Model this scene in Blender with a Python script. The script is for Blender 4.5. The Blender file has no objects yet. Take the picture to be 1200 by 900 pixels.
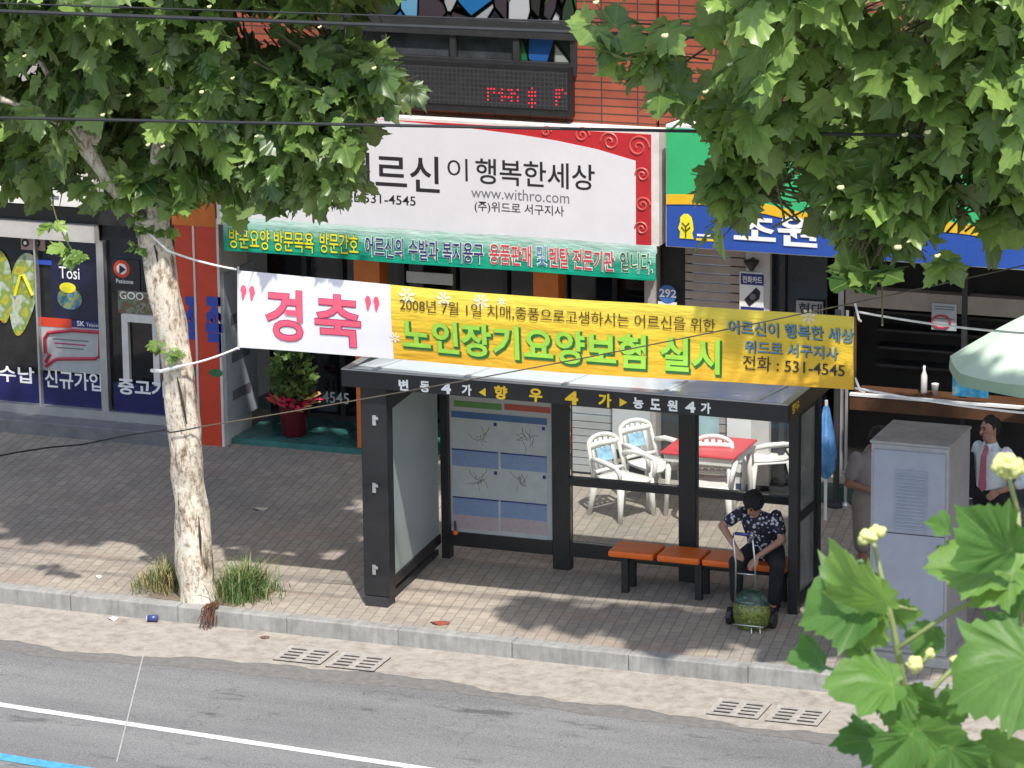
import bpy, bmesh, math, random
import numpy as np
from mathutils import Vector, Matrix
random.seed(7); rng = np.random.default_rng(7)
SC = bpy.context.scene; COL = SC.collection; R = math.radians
# ------------------------------------------------------------------ camera
H = 11.4; FPX = 4500.0
PIT, YAW, ROL = R(13.8918), R(20.993), R(-.6305)
FWD = Vector((-math.sin(YAW)*math.cos(PIT), math.cos(YAW)*math.cos(PIT), -math.sin(PIT)))
_r = Vector((math.cos(YAW), math.sin(YAW), 0)); _u = _r.cross(FWD)
RT = _r*math.cos(ROL) + _u*math.sin(ROL); UP = -_r*math.sin(ROL) + _u*math.cos(ROL)
C0 = Vector((0, 0, H))
cam = bpy.data.cameras.new('camera'); cam.sensor_width = 36; cam.lens = 36*FPX/1200
cam.clip_start = .1; cam.clip_end = 3000
cam.dof.use_dof = True; cam.dof.focus_distance = 37; cam.dof.aperture_fstop = 24
camo = bpy.data.objects.new('camera', cam); COL.objects.link(camo); SC.camera = camo
mw = Matrix((RT, UP, -FWD)).transposed().to_4x4(); mw.translation = C0; camo.matrix_world = mw
# ------------------------------------------------------------------ light
EL = R(60); SDIR = Vector((-.535*math.cos(EL), .845*math.cos(EL), -math.sin(EL))).normalized()
W = bpy.data.worlds.new('World'); SC.world = W; W.use_nodes = True
nt = W.node_tree; bg = nt.nodes['Background']; sky = nt.nodes.new('ShaderNodeTexSky')
sky.sky_type = 'NISHITA'; sky.sun_disc = False; sky.sun_elevation = EL
sky.sun_rotation = math.atan2(-SDIR.x, -SDIR.y); sky.air_density = 1.3; sky.dust_density = 2.0
nt.links.new(sky.outputs[0], bg.inputs[0]); bg.inputs[1].default_value = .15
sl = bpy.data.lights.new('sun', 'SUN'); sl.energy = 3.7; sl.angle = R(1.0); sl.color = (1, .95, .87)
so = bpy.data.objects.new('sun', sl); COL.objects.link(so); so.rotation_euler = SDIR.to_track_quat('-Z', 'Y').to_euler()
so.location = (10, 0, 40)
SC.view_settings.view_transform = 'Standard'; SC.view_settings.look = 'None'; SC.view_settings.gamma = 1
SC.view_settings.exposure = .58
SC.cycles.max_bounces = 8; SC.cycles.transparent_max_bounces = 24
# ------------------------------------------------------------------ measuring helpers (1200x900 survey of the place)
def ray(x, y): return FWD + RT*((x-600)/FPX) - UP*((y-450)/FPX)
def G(x, y, z=0.0):                  # point at height z
    d = ray(x, y); return C0 + d*((z-H)/d.z)
def PY(x, y, Y):                     # point on the vertical plane Y
    d = ray(x, y); return C0 + d*(Y/d.y)
def AD(x, y, D): return C0 + ray(x, y)*D
def proj(p):
    q = Vector(p)-C0; w = q.dot(FWD); return 600+FPX*q.dot(RT)/w, 450-FPX*q.dot(UP)/w
# ------------------------------------------------------------------ materials
MATS = {}
def newmat(name):
    m = bpy.data.materials.new(name); m.use_nodes = True; MATS[name] = m
    n = m.node_tree.nodes; return m, n, m.node_tree.links, n['Principled BSDF']
def rgba(c): return (c[0], c[1], c[2], 1)
def scaled(c, s): return tuple(max(0, min(1, v*s)) for v in c)
def M(name, col, rough=.6, var=.18, scale=6., bump=.0, metal=0., spec=.5, col2=None, detail=6, stretch=(1, 1, 1), emit=0):
    if name in MATS: return MATS[name]
    m, n, l, b = newmat(name)
    tc = n.new('ShaderNodeTexCoord'); mp = n.new('ShaderNodeMapping'); mp.inputs['Scale'].default_value = stretch
    l.new(tc.outputs['Object'], mp.inputs[0])
    nz = n.new('ShaderNodeTexNoise'); nz.inputs['Scale'].default_value = scale; nz.inputs['Detail'].default_value = detail
    nz.inputs['Roughness'].default_value = .65
    l.new(mp.outputs[0], nz.inputs[0])
    rp = n.new('ShaderNodeValToRGB'); rp.color_ramp.elements[0].position = .3; rp.color_ramp.elements[1].position = .7
    rp.color_ramp.elements[0].color = rgba(scaled(col, 1-var)); rp.color_ramp.elements[1].color = rgba(col2 or scaled(col, 1+var))
    l.new(nz.outputs[0], rp.inputs[0]); l.new(rp.outputs[0], b.inputs['Base Color'])
    b.inputs['Roughness'].default_value = rough; b.inputs['Metallic'].default_value = metal
    b.inputs['Specular IOR Level'].default_value = spec
    if emit:
        l.new(rp.outputs[0], b.inputs['Emission Color']); b.inputs['Emission Strength'].default_value = emit
    if bump:
        bp = n.new('ShaderNodeBump'); bp.inputs['Strength'].default_value = bump; bp.inputs['Distance'].default_value = .02
        n2 = n.new('ShaderNodeTexNoise'); n2.inputs['Scale'].default_value = scale*5; n2.inputs['Detail'].default_value = 8
        l.new(mp.outputs[0], n2.inputs[0]); l.new(n2.outputs[0], bp.inputs['Height']); l.new(bp.outputs[0], b.inputs['Normal'])
    return m
def ramp(n, pts):
    r = n.new('ShaderNodeValToRGB'); e = r.color_ramp.elements
    while len(e) < len(pts): e.new(.5)
    for k, (p, c) in enumerate(pts): e[k].position = p; e[k].color = rgba(c)
    return r
def mixc(n, l, f, a, b, mode='MIX'):
    m = n.new('ShaderNodeMix'); m.data_type = 'RGBA'; m.blend_type = mode
    for s, v in ((0, f), (6, a), (7, b)):
        if isinstance(v, (int, float)): m.inputs[s].default_value = v
        elif isinstance(v, tuple): m.inputs[s].default_value = rgba(v)
        else: l.new(v, m.inputs[s])
    return m.outputs[2]
def noise(n, l, vec, scale, detail=6, rough=.6):
    z = n.new('ShaderNodeTexNoise'); z.inputs['Scale'].default_value = scale; z.inputs['Detail'].default_value = detail
    z.inputs['Roughness'].default_value = rough; l.new(vec, z.inputs[0]); return z.outputs[0]
def coords(n, l, scale=(1, 1, 1), rot=(0, 0, 0)):
    tc = n.new('ShaderNodeTexCoord'); mp = n.new('ShaderNodeMapping'); mp.inputs['Scale'].default_value = scale; mp.inputs['Rotation'].default_value = rot
    l.new(tc.outputs['Object'], mp.inputs[0]); return mp.outputs[0]
def bumpn(n, l, b, h, s=.4, d=.01):
    bp = n.new('ShaderNodeBump'); bp.inputs['Strength'].default_value = s; bp.inputs['Distance'].default_value = d
    l.new(h, bp.inputs['Height']); l.new(bp.outputs[0], b.inputs['Normal'])
def mat_pavers():
    m, n, l, b = newmat('pavers'); v = coords(n, l, rot=(0, 0, R(81)))
    bk = n.new('ShaderNodeTexBrick'); bk.inputs['Scale'].default_value = 1
    bk.inputs['Brick Width'].default_value = .225; bk.inputs['Row Height'].default_value = .115
    bk.inputs['Mortar Size'].default_value = .007; bk.inputs['Mortar Smooth'].default_value = .3; bk.inputs['Bias'].default_value = -.1
    bk.inputs['Color1'].default_value = (.44, .39, .33, 1); bk.inputs['Color2'].default_value = (.36, .32, .275, 1); bk.inputs['Mortar'].default_value = (.25, .224, .20, 1)
    l.new(v, bk.inputs[0])
    big = noise(n, l, v, .55, 5); r1 = ramp(n, [(.35, (.72, .74, .76)), (.65, (1.0, .98, .95))]); l.new(big, r1.inputs[0])
    c = mixc(n, l, 1.0, bk.outputs[0], r1.outputs[0], 'MULTIPLY')
    f2 = noise(n, l, v, 9, 8, .75); r2 = ramp(n, [(.3, (.66, .65, .65)), (.72, (1.0, 1.0, 1.0))]); l.new(f2, r2.inputs[0])
    c = mixc(n, l, .85, c, r2.outputs[0], 'MULTIPLY')
    vo = n.new('ShaderNodeTexNoise'); vo.inputs['Scale'].default_value = .9; vo.inputs['Detail'].default_value = 1
    v2 = coords(n, l, (.5, 2.2, 1)); l.new(v2, vo.inputs[0]); r3 = ramp(n, [(.60, (0, 0, 0)), (.70, (.28, .28, .28))]); l.new(vo.outputs[0], r3.inputs[0])
    c = mixc(n, l, r3.outputs[0], c, (.32, .21, .165), 'MIX')
    l.new(c, b.inputs['Base Color']); b.inputs['Roughness'].default_value = .85; b.inputs['Specular IOR Level'].default_value = .25
    bumpn(n, l, b, bk.outputs['Fac'], -.35, .004); return m
def mat_asphalt():
    m, n, l, b = newmat('asphalt'); v = coords(n, l)
    a = noise(n, l, v, 60, 4, .8); r = ramp(n, [(.32, (.10, .10, .102)), (.7, (.30, .30, .302))]); l.new(a, r.inputs[0])
    lg = noise(n, l, coords(n, l, (.35, 1.6, 1)), 1.1, 7, .65); r2 = ramp(n, [(.3, (.72, .72, .73)), (.62, (1, 1, .99))]); l.new(lg, r2.inputs[0])
    c = mixc(n, l, 1.0, r.outputs[0], r2.outputs[0], 'MULTIPLY')
    st = noise(n, l, coords(n, l, (.9, 3, 1)), 1.3, 5, .6); r3 = ramp(n, [(.61, (1, 1, 1)), (.70, (.55, .55, .55))]); l.new(st, r3.inputs[0])
    c = mixc(n, l, 1.0, c, r3.outputs[0], 'MULTIPLY')
    vc = n.new('ShaderNodeTexVoronoi'); vc.feature = 'DISTANCE_TO_EDGE'; vc.inputs['Scale'].default_value = .55
    nn = n.new('ShaderNodeVectorMath'); nn.operation = 'ADD'; nz = n.new('ShaderNodeTexNoise'); nz.inputs['Scale'].default_value = 2; nz.inputs['Detail'].default_value = 6
    l.new(v, nz.inputs[0]); l.new(v, nn.inputs[0]); l.new(nz.outputs[1], nn.inputs[1]); l.new(nn.outputs[0], vc.inputs[0])
    r4 = ramp(n, [(.0, (.6, .6, .6)), (.006, (1, 1, 1))]); l.new(vc.outputs[0], r4.inputs[0]); c = mixc(n, l, .7, c, r4.outputs[0], 'MULTIPLY')
    l.new(c, b.inputs['Base Color']); b.inputs['Roughness'].default_value = .9; b.inputs['Specular IOR Level'].default_value = .25
    bumpn(n, l, b, a, .5, .008); return m
def mat_gutter():
    m, n, l, b = newmat('gutter_concrete'); v = coords(n, l)
    a = noise(n, l, v, 7, 9, .72); r = ramp(n, [(.3, (.20, .175, .15)), (.5, (.31, .28, .245)), (.75, (.40, .365, .32))]); l.new(a, r.inputs[0])
    s = noise(n, l, v, 26, 4, .8); r2 = ramp(n, [(.30, (.42, .36, .30)), (.40, (1, 1, 1))]); l.new(s, r2.inputs[0])
    c = mixc(n, l, .8, r.outputs[0], r2.outputs[0], 'MULTIPLY')
    l.new(c, b.inputs['Base Color']); b.inputs['Roughness'].default_value = .9; bumpn(n, l, b, a, .5, .01); return m
def mat_kerb():
    m, n, l, b = newmat('kerb_stone'); v = coords(n, l)
    a = noise(n, l, v, 5, 9, .7); r = ramp(n, [(.3, (.21, .208, .20)), (.7, (.35, .345, .335))]); l.new(a, r.inputs[0])
    s = noise(n, l, coords(n, l, (9, 1, 1.2)), 2.2, 5, .6); r2 = ramp(n, [(.45, (1, 1, 1)), (.75, (.68, .66, .62))]); l.new(s, r2.inputs[0])
    c = mixc(n, l, .8, r.outputs[0], r2.outputs[0], 'MULTIPLY'); l.new(c, b.inputs['Base Color'])
    b.inputs['Roughness'].default_value = .85; bumpn(n, l, b, a, .3, .01); return m
def mat_brick():
    m, n, l, b = newmat('red_brick'); v = coords(n, l, rot=(R(-90), 0, 0))
    bk = n.new('ShaderNodeTexBrick'); bk.inputs['Scale'].default_value = 1; bk.inputs['Brick Width'].default_value = .42; bk.inputs['Row Height'].default_value = .088
    bk.inputs['Mortar Size'].default_value = .009; bk.inputs['Color1'].default_value = (.38, .092, .048, 1); bk.inputs['Color2'].default_value = (.28, .066, .036, 1)
    bk.inputs['Mortar'].default_value = (.07, .035, .03, 1); bk.offset = 0.0
    l.new(v, bk.inputs[0]); a = noise(n, l, v, 3, 7, .7); r = ramp(n, [(.3, (.72, .7, .7)), (.7, (1.06, 1.04, 1.0))]); l.new(a, r.inputs[0])
    c = mixc(n, l, 1, bk.outputs[0], r.outputs[0], 'MULTIPLY'); l.new(c, b.inputs['Base Color']); b.inputs['Roughness'].default_value = .75
    bumpn(n, l, b, bk.outputs['Fac'], -.5, .01); return m
def mat_bark():
    m, n, l, b = newmat('plane_bark'); v = coords(n, l, (1, 1, .42))
    vo = noise(n, l, v, 7.5, 8, .70); r = ramp(n, [(.30, (.16, .115, .08)), (.40, (.32, .25, .185)), (.45, (.60, .52, .42)), (.58, (.74, .67, .57)), (.70, (.52, .49, .43))]); l.new(vo, r.inputs[0])
    f = noise(n, l, coords(n, l, (1, 1, .55)), 22, 6, .75); r2 = ramp(n, [(.38, (.34, .27, .20)), (.50, (1, 1, 1))]); l.new(f, r2.inputs[0])
    c = mixc(n, l, .85, r.outputs[0], r2.outputs[0], 'MULTIPLY')
    g = noise(n, l, coords(n, l, (6, 6, .55)), 1.7, 4, .6); r3 = ramp(n, [(.60, (1, 1, 1)), (.68, (.22, .18, .14))]); l.new(g, r3.inputs[0])
    c = mixc(n, l, .8, c, r3.outputs[0], 'MULTIPLY')
    l.new(c, b.inputs['Base Color']); b.inputs['Roughness'].default_value = .85
    h = mixc(n, l, .5, vo, f); bumpn(n, l, b, h, .9, .04); return m
def mat_leaf(name, dark, light, trans=.35, rough=.42):
    m, n, l, b = newmat(name); out = n['Material Output']
    at = n.new('ShaderNodeAttribute'); at.attribute_name = 'tint'
    v = coords(n, l); a = noise(n, l, v, 14, 4)
    c = mixc(n, l, at.outputs['Fac'], dark, light)
    r = ramp(n, [(.3, (.8, .82, .8)), (.7, (1.1, 1.08, 1.0))]); l.new(a, r.inputs[0]); c = mixc(n, l, 1, c, r.outputs[0], 'MULTIPLY')
    ve = n.new('ShaderNodeAttribute'); ve.attribute_name = 'vein'
    rv = ramp(n, [(.80, (0, 0, 0)), (.98, (.55, .55, .55))]); l.new(ve.outputs['Fac'], rv.inputs[0])
    c = mixc(n, l, rv.outputs[0], c, (.26, .34, .12))
    ge = n.new('ShaderNodeNewGeometry'); und = mixc(n, l, .45, c, (.22, .28, .12)); c = mixc(n, l, ge.outputs['Backfacing'], c, und)
    l.new(c, b.inputs['Base Color']); b.inputs['Roughness'].default_value = rough; b.inputs['Specular IOR Level'].default_value = .45
    tr = n.new('ShaderNodeBsdfTranslucent'); hs = n.new('ShaderNodeHueSaturation'); hs.inputs['Value'].default_value = 2.2; hs.inputs['Hue'].default_value = .495
    l.new(c, hs.inputs['Color']); l.new(hs.outputs[0], tr.inputs[0])
    mx = n.new('ShaderNodeMixShader'); mx.inputs[0].default_value = trans
    l.new(b.outputs[0], mx.inputs[1]); l.new(tr.outputs[0], mx.inputs[2]); l.new(mx.outputs[0], out.inputs[0]); return m
def mat_glass(name, tint=(.9, .94, .93), refl=.06, dirt_or_glare=.0):
    m, n, l, b = newmat(name); out = n['Material Output']
    tp = n.new('ShaderNodeBsdfTransparent'); tp.inputs[0].default_value = rgba(tint)
    gl = n.new('ShaderNodeBsdfGlossy'); gl.inputs['Roughness'].default_value = .03
    fr = n.new('ShaderNodeFresnel'); fr.inputs['IOR'].default_value = 1.5
    mx = n.new('ShaderNodeMixShader'); l.new(fr.outputs[0], mx.inputs[0]); l.new(tp.outputs[0], mx.inputs[1]); l.new(gl.outputs[0], mx.inputs[2])
    df = n.new('ShaderNodeBsdfDiffuse'); df.inputs[0].default_value = (.55, .55, .52, 1)
    nz = noise(n, l, coords(n, l), 3, 6); r = ramp(n, [(.35, (dirt_or_glare*.4,)*3), (.8, (dirt_or_glare*1.6,)*3)]); l.new(nz, r.inputs[0])  # pale diffuse veil
    m2 = n.new('ShaderNodeMixShader'); l.new(r.outputs[0], m2.inputs[0]); l.new(mx.outputs[0], m2.inputs[1]); l.new(df.outputs[0], m2.inputs[2])
    l.new(m2.outputs[0], out.inputs[0]); return m
def mat_grad(name, stops, rough=.55, z0=0., z1=1., axis=2, var=.04, bump=.15):
    """printed sheet whose ink runs through the stops from bottom to top"""
    m, n, l, b = newmat(name); tc = n.new('ShaderNodeTexCoord'); sp = n.new('ShaderNodeSeparateXYZ'); l.new(tc.outputs['Object'], sp.inputs[0])
    mr = n.new('ShaderNodeMapRange'); mr.inputs[1].default_value = z0; mr.inputs[2].default_value = z1; l.new(sp.outputs[axis], mr.inputs[0])
    nz = noise(n, l, tc.outputs['Object'], 3.5, 5); mm = n.new('ShaderNodeMath'); mm.operation = 'MULTIPLY_ADD'; mm.inputs[1].default_value = .35; l.new(nz, mm.inputs[0])
    ad = n.new('ShaderNodeMath'); ad.operation = 'SUBTRACT'; ad.inputs[1].default_value = .175; l.new(mr.outputs[0], mm.inputs[2]); l.new(mm.outputs[0], ad.inputs[0])
    rp = ramp(n, stops); l.new(ad.outputs[0], rp.inputs[0]); l.new(rp.outputs[0], b.inputs['Base Color']); b.inputs['Roughness'].default_value = rough
    b.inputs['Specular IOR Level'].default_value = .3
    cr = noise(n, l, coords(n, l, (1.1, 1, 5)), 1.6, 6, .55); bumpn(n, l, b, cr, .5, .06)
    return m
mat_pavers(); mat_asphalt(); mat_gutter(); mat_kerb(); mat_brick(); mat_bark()
mat_leaf('leaf', (.030, .078, .021), (.26, .39, .10), .32, .34); mat_leaf('near_leaf', (.055, .15, .028), (.19, .33, .07), .35, .5)
def near_veins():
    m = MATS['near_leaf']; n = m.node_tree.nodes; l = m.node_tree.links; b = n['Principled BSDF']
    at = n.new('ShaderNodeAttribute'); at.attribute_name = 'leafco'; sp = n.new('ShaderNodeSeparateXYZ'); l.new(at.outputs['Vector'], sp.inputs[0])
    def mth(op, a, c=None):
        q = n.new('ShaderNodeMath'); q.operation = op
        for i, v in enumerate((a, c)):
            if v is None: continue
            if isinstance(v, (int, float)): q.inputs[i].default_value = v
            else: l.new(v, q.inputs[i])
        return q.outputs[0]
    ax = mth('ABSOLUTE', sp.outputs[0]); ph = mth('MULTIPLY', mth('SUBTRACT', sp.outputs[1], mth('MULTIPLY', ax, .55)), 11.0)
    fr = mth('ABSOLUTE', mth('SUBTRACT', mth('FRACT', ph), .5)); ln = ramp(n, [(.0, (.32, .32, .32)), (.05, (0, 0, 0))]); l.new(fr, ln.inputs[0])
    old = b.inputs['Base Color'].links[0].from_socket
    bl = noise(n, l, coords(n, l), 38, 5, .7); rb_ = ramp(n, [(.28, (.62, .66, .5)), (.42, (1, 1, 1))]); l.new(bl, rb_.inputs[0])
    c = mixc(n, l, ln.outputs[0], old, (.24, .36, .12)); c = mixc(n, l, .7, c, rb_.outputs[0], 'MULTIPLY'); l.new(c, b.inputs['Base Color'])
    bumpn(n, l, b, fr, .10, .004)
near_veins()
mat_glass('painted_glare_glass', (.85, .88, .87), dirt_or_glare=.30); mat_glass('shelter_glass', (.93, .95, .945), dirt_or_glare=.025)  # first glass: pale veil paints in the bright reflection on the right wall panes
M('black_metal', (.014, .014, .016), .45, .3, 5); M('dark_metal', (.03, .03, .033), .5, .25, 5)
M('white_paint', (.74, .74, .74), .5, .07, 3); M('white_print', (.70, .69, .74), .45, .05, 2); M('ink_black', (.018, .016, .022), .5, .1)
M('ink_grey', (.16, .16, .19), .5, .1); M('ink_white', (.82, .82, .82), .5, .05); M('ink_yellow', (.85, .55, .02), .5, .06); M('ink_navy', (.02, .03, .16), .5, .1)
M('ink_red', (.62, .05, .06), .5, .08); M('ink_blue', (.03, .07, .42), .5, .1); M('ink_pink', (.72, .10, .17), .5, .08, 9); M('ink_pink_edge', (.36, .03, .12), .5, .1)
M('ink_green', (.31, .60, .06), .5, .1, 7); M('ink_green_edge', (.02, .13, .03), .5, .1); M('ink_brown', (.10, .055, .01), .5, .1); M('ink_sky', (.10, .26, .42), .5, .1)
M('ink_lemon', (.80, .72, .03), .5, .08)
M('red_panel', (.47, .022, .03), .4, .1, 3); M('red_swirl', (.55, .10, .09), .4, .1, 3); M('sign_white_rim', (.66, .63, .60), .5, .12, 4, col2=(.78, .77, .75))
M('concrete', (.34, .33, .31), .85, .22, 3, .25); M('grey_wall', (.36, .33, .31), .8, .2, 4, .2); M('grey_stone', (.17, .17, .18), .6, .25, 5, .15)
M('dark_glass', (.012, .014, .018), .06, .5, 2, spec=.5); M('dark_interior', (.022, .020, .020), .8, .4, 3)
M('aluminium', (.45, .45, .46), .4, .12, 5, metal=.6); M('navy_film', (.014, .016, .095), .3, .12, 3); M('orange_plastic', (.72, .135, .012), .4, .12, 5)
M('white_plastic', (.74, .73, .70), .35, .06, 5); M('red_plastic', (.58, .05, .065), .4, .1, 4); M('pillar_red', (.60, .052, .018), .45, .14, 3); M('pillar_orange', (.62, .16, .02), .5, .15, 3)
M('cabinet_grey', (.29, .31, .37), .5, .10, 3, .05); M('cabinet_side', (.32, .31, .32), .6, .12, 3, .05); M('skin', (.40, .215, .15), .55, .1, 12); M('hair', (.014, .012, .012), .5, .5, 30, .9)
M('teal_tile', (.05, .17, .16), .2, .35, 3); M('wire_black', (.02, .022, .024), .6, .2); M('rope_white', (.75, .74, .72), .8, .15, 20)
M('steel_grate', (.34, .315, .29), .6, .25, 9, .2); M('slot_black', (.012, .011, .010), .9, .2)
M('roof_sheet', (.54, .66, .74), .14, .12, 1.4, spec=.9, col2=(.70, .78, .84))
M('frosted_panel', (.33, .37, .365), .35, .10, 1.6)
M('line_white', (.60, .58, .59), .7, .38, 16); M('line_blue', (.07, .30, .46), .7, .3, 14)
M('pot_red', (.11, .008, .016), .12, .2, 3); M('ribbon_pink', (.72, .05, .13), .4, .25, 14); M('ribbon_gold', (.62, .36, .11), .4, .25, 14)
M('shutter_grey', (.36, .37, .38), .5, .12, 3); M('wood_brown', (.085, .036, .016), .6, .25, 4)
# ------------------------------------------------------------------ objects and meshes
def tag(o, label=None, cat=None, group=None, kind=None):
    if label: o['label'] = label
    if cat: o['category'] = cat
    if group: o['group'] = group
    if kind: o['kind'] = kind
    return o
def thing(name, label, cat, loc=(0, 0, 0), rz=0, group=None):
    o = bpy.data.objects.new(name, None); COL.objects.link(o); o.location = loc; o.rotation_euler.z = rz; o.empty_display_size = .2
    return tag(o, label, cat, group)
def wloc(o):
    v = Vector((0, 0, 0))
    while o is not None: v += o.location; o = o.parent
    return v
def link_mesh(name, me, mat, parent=None, local=False, smooth=False):
    o = bpy.data.objects.new(name, me); COL.objects.link(o)
    if mat is not None and not me.materials: me.materials.append(MATS[mat] if isinstance(mat, str) else mat)
    if parent is not None:
        if not local:
            d = wloc(parent)
            if d.length > 0: me.transform(Matrix.Translation(-d))
        o.parent = parent
    if smooth:
        for p in me.polygons: p.use_smooth = True
    return o
class MB:
    def __init__(s): s.v = []; s.f = []
    def add(s, vs, fs):
        k = len(s.v); s.v += [tuple(p) for p in vs]; s.f += [tuple(i+k for i in f) for f in fs]; return s
    def box(s, x0, x1, y0, y1, z0, z1):
        return s.add([(x0, y0, z0), (x1, y0, z0), (x1, y1, z0), (x0, y1, z0), (x0, y0, z1), (x1, y0, z1), (x1, y1, z1), (x0, y1, z1)],
                     [(0, 3, 2, 1), (4, 5, 6, 7), (0, 1, 5, 4), (1, 2, 6, 5), (2, 3, 7, 6), (3, 0, 4, 7)])
    def quad(s, a, b, c, d): return s.add([a, b, c, d], [(0, 1, 2, 3)])
    def prism(s, pts, off):             # polygon pts extruded by vector off
        n = len(pts); off = Vector(off); a = [Vector(p) for p in pts]; b = [p+off for p in a]
        return s.add(a+b, [tuple(range(n)), tuple(range(2*n-1, n-1, -1))]+[(i, i+n, (i+1) % n+n, (i+1) % n) for i in range(n)])
    def tube(s, pts, rad, seg=8, closed=False, cap=True):
        pts = [Vector(p) for p in pts]; n = len(pts); rs = rad if isinstance(rad, (list, tuple)) else [rad]*n
        vs = []; fs = []; prev = None
        for i, p in enumerate(pts):
            if closed: t = (pts[(i+1) % n]-pts[i-1]).normalized()
            else: t = (pts[min(i+1, n-1)]-pts[max(i-1, 0)]).normalized()
            if prev is None:
                a = t.cross(Vector((0, 0, 1)));  a = t.cross(Vector((1, 0, 0))) if a.length < .1 else a
            else: a = prev-t*prev.dot(t)
            a.normalize(); prev = a; bb = t.cross(a)
            for k in range(seg):
                q = 2*math.pi*k/seg; vs.append(p+(a*math.cos(q)+bb*math.sin(q))*rs[i])
        m = n if closed else n-1
        for i in range(m):
            for k in range(seg):
                j = (i+1) % n; fs.append((i*seg+k, i*seg+(k+1) % seg, j*seg+(k+1) % seg, j*seg+k))
        if cap and not closed: fs.append(tuple(range(seg-1, -1, -1))); fs.append(tuple((n-1)*seg+k for k in range(seg)))
        return s.add(vs, fs)
    def lathe(s, c, prof, seg=24):      # prof: (radius, z)
        vs = []; fs = []; n = len(prof)
        for r, z in prof:
            for k in range(seg):
                q = 2*math.pi*k/seg; vs.append((c[0]+r*math.cos(q), c[1]+r*math.sin(q), c[2]+z))
        for i in range(n-1):
            for k in range(seg): fs.append((i*seg+k, i*seg+(k+1) % seg, (i+1)*seg+(k+1) % seg, (i+1)*seg+k))
        fs.append(tuple(range(seg-1, -1, -1))); fs.append(tuple((n-1)*seg+k for k in range(seg)))
        return s.add(vs, fs)
    def ball(s, c, r, seg=10, rings=7, sq=(1, 1, 1)):
        prof = []
        vs = []; fs = []
        for i in range(1, rings):
            t = math.pi*i/rings
            for k in range(seg):
                q = 2*math.pi*k/seg; vs.append((c[0]+sq[0]*r*math.sin(t)*math.cos(q), c[1]+sq[1]*r*math.sin(t)*math.sin(q), c[2]-sq[2]*r*math.cos(t)))
        for i in range(rings-2):
            for k in range(seg): fs.append((i*seg+k, i*seg+(k+1) % seg, (i+1)*seg+(k+1) % seg, (i+1)*seg+k))
        b = len(vs); vs += [(c[0], c[1], c[2]-sq[2]*r), (c[0], c[1], c[2]+sq[2]*r)]
        for k in range(seg): fs.append((b, (k+1) % seg, k)); fs.append((b+1, (rings-2)*seg+k, (rings-2)*seg+(k+1) % seg))
        return s.add(vs, fs)
    def mesh(s, name):
        me = bpy.data.meshes.new(name); me.from_pydata(s.v, [], s.f); me.update(); return me
    def build(s, name, mat, parent=None, local=False, smooth=False, bevel=0):
        o = link_mesh(name, s.mesh(name), mat, parent, local, smooth)
        if bevel:
            b = o.modifiers.new('bevel', 'BEVEL'); b.width = bevel; b.segments = 2; b.limit_method = 'ANGLE'
        return o
def fill_poly(pts2, Y, thick=.004):       # flat XZ outline (possibly concave) -> MB prism facing -Y
    mb = MB(); pts = [Vector((x, Y, z)) for x, z in pts2]
    mb.prism(pts, (0, thick, 0)); return mb
_tcache = {}
def text_mesh(body, bold=0., ext=.0):
    k = (body, bold, ext)
    if k not in _tcache:
        c = bpy.data.curves.new('t', 'FONT'); c.body = body; c.size = 1; c.offset = bold; c.resolution_u = 3; c.extrude = ext
        o = bpy.data.objects.new('t', c); COL.objects.link(o); dg = bpy.context.evaluated_depsgraph_get()
        me = bpy.data.meshes.new_from_object(o.evaluated_get(dg))
        v = np.zeros(len(me.vertices)*3); me.vertices.foreach_get('co', v); v = v.reshape(-1, 3)
        fs = [tuple(p.vertices) for p in me.polygons]; _tcache[k] = (v, fs)
        bpy.data.objects.remove(o); bpy.data.curves.remove(c); bpy.data.meshes.remove(me)
    return _tcache[k]
def text_in(body, X0, X1, Z0, Z1, Y, mat, parent, bold=0., fn=None, name='lettering', shear=0., grow=0., axis=None):
    v, fs = text_mesh(body, bold); lo = v.min(0); hi = v.max(0)
    t = (v-lo)/np.maximum(hi-lo, 1e-6)
    X = X0-grow+(X1-X0+2*grow)*t[:, 0]; Z = Z0-grow+(Z1-Z0+2*grow)*t[:, 1]; X = X+shear*(Z-Z0)
    if axis is None: vs = [(x, Y+(fn(x, z) if fn else 0), z) for x, z in zip(X, Z)]
    else: vs = [axis(x, z) for x, z in zip(X, Z)]
    me = bpy.data.meshes.new(name); me.from_pydata([tuple(map(float, q)) for q in vs], [], fs); me.update()
    return link_mesh(name, me, mat, parent)
def text_px(body, x0, x1, yl, h, Y, mat, parent, **k):   # surveyed: left x, right x, centre y at the left end, height
    a = PY(x0, yl-h/2, Y); b = PY(x0, yl+h/2, Y); c = PY(x1, yl, Y)
    return text_in(body, a.x, c.x, b.z, a.z, Y, mat, parent, **k)
def rect_px(x0, y0, x1, y1, Y):       # left-top and left-bottom heights, right x
    a = PY(x0, y0, Y); b = PY(x0, y1, Y); c = PY(x1, (y0+y1)/2, Y)
    return a.x, c.x, b.z, a.z
def sheet(name, mat, parent, rect, Y, thick=.004):
    X0, X1, Z0, Z1 = rect; return MB().box(X0, X1, Y, Y+thick, Z0, Z1).build(name, mat, parent)
def copy_tree(o, parent=None):
    c = o.copy(); COL.objects.link(c)
    if parent is not None: c.parent = parent
    for ch in o.children: copy_tree(ch, c)
    return c
F = 39.3                                   # plane of the shop fronts
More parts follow.
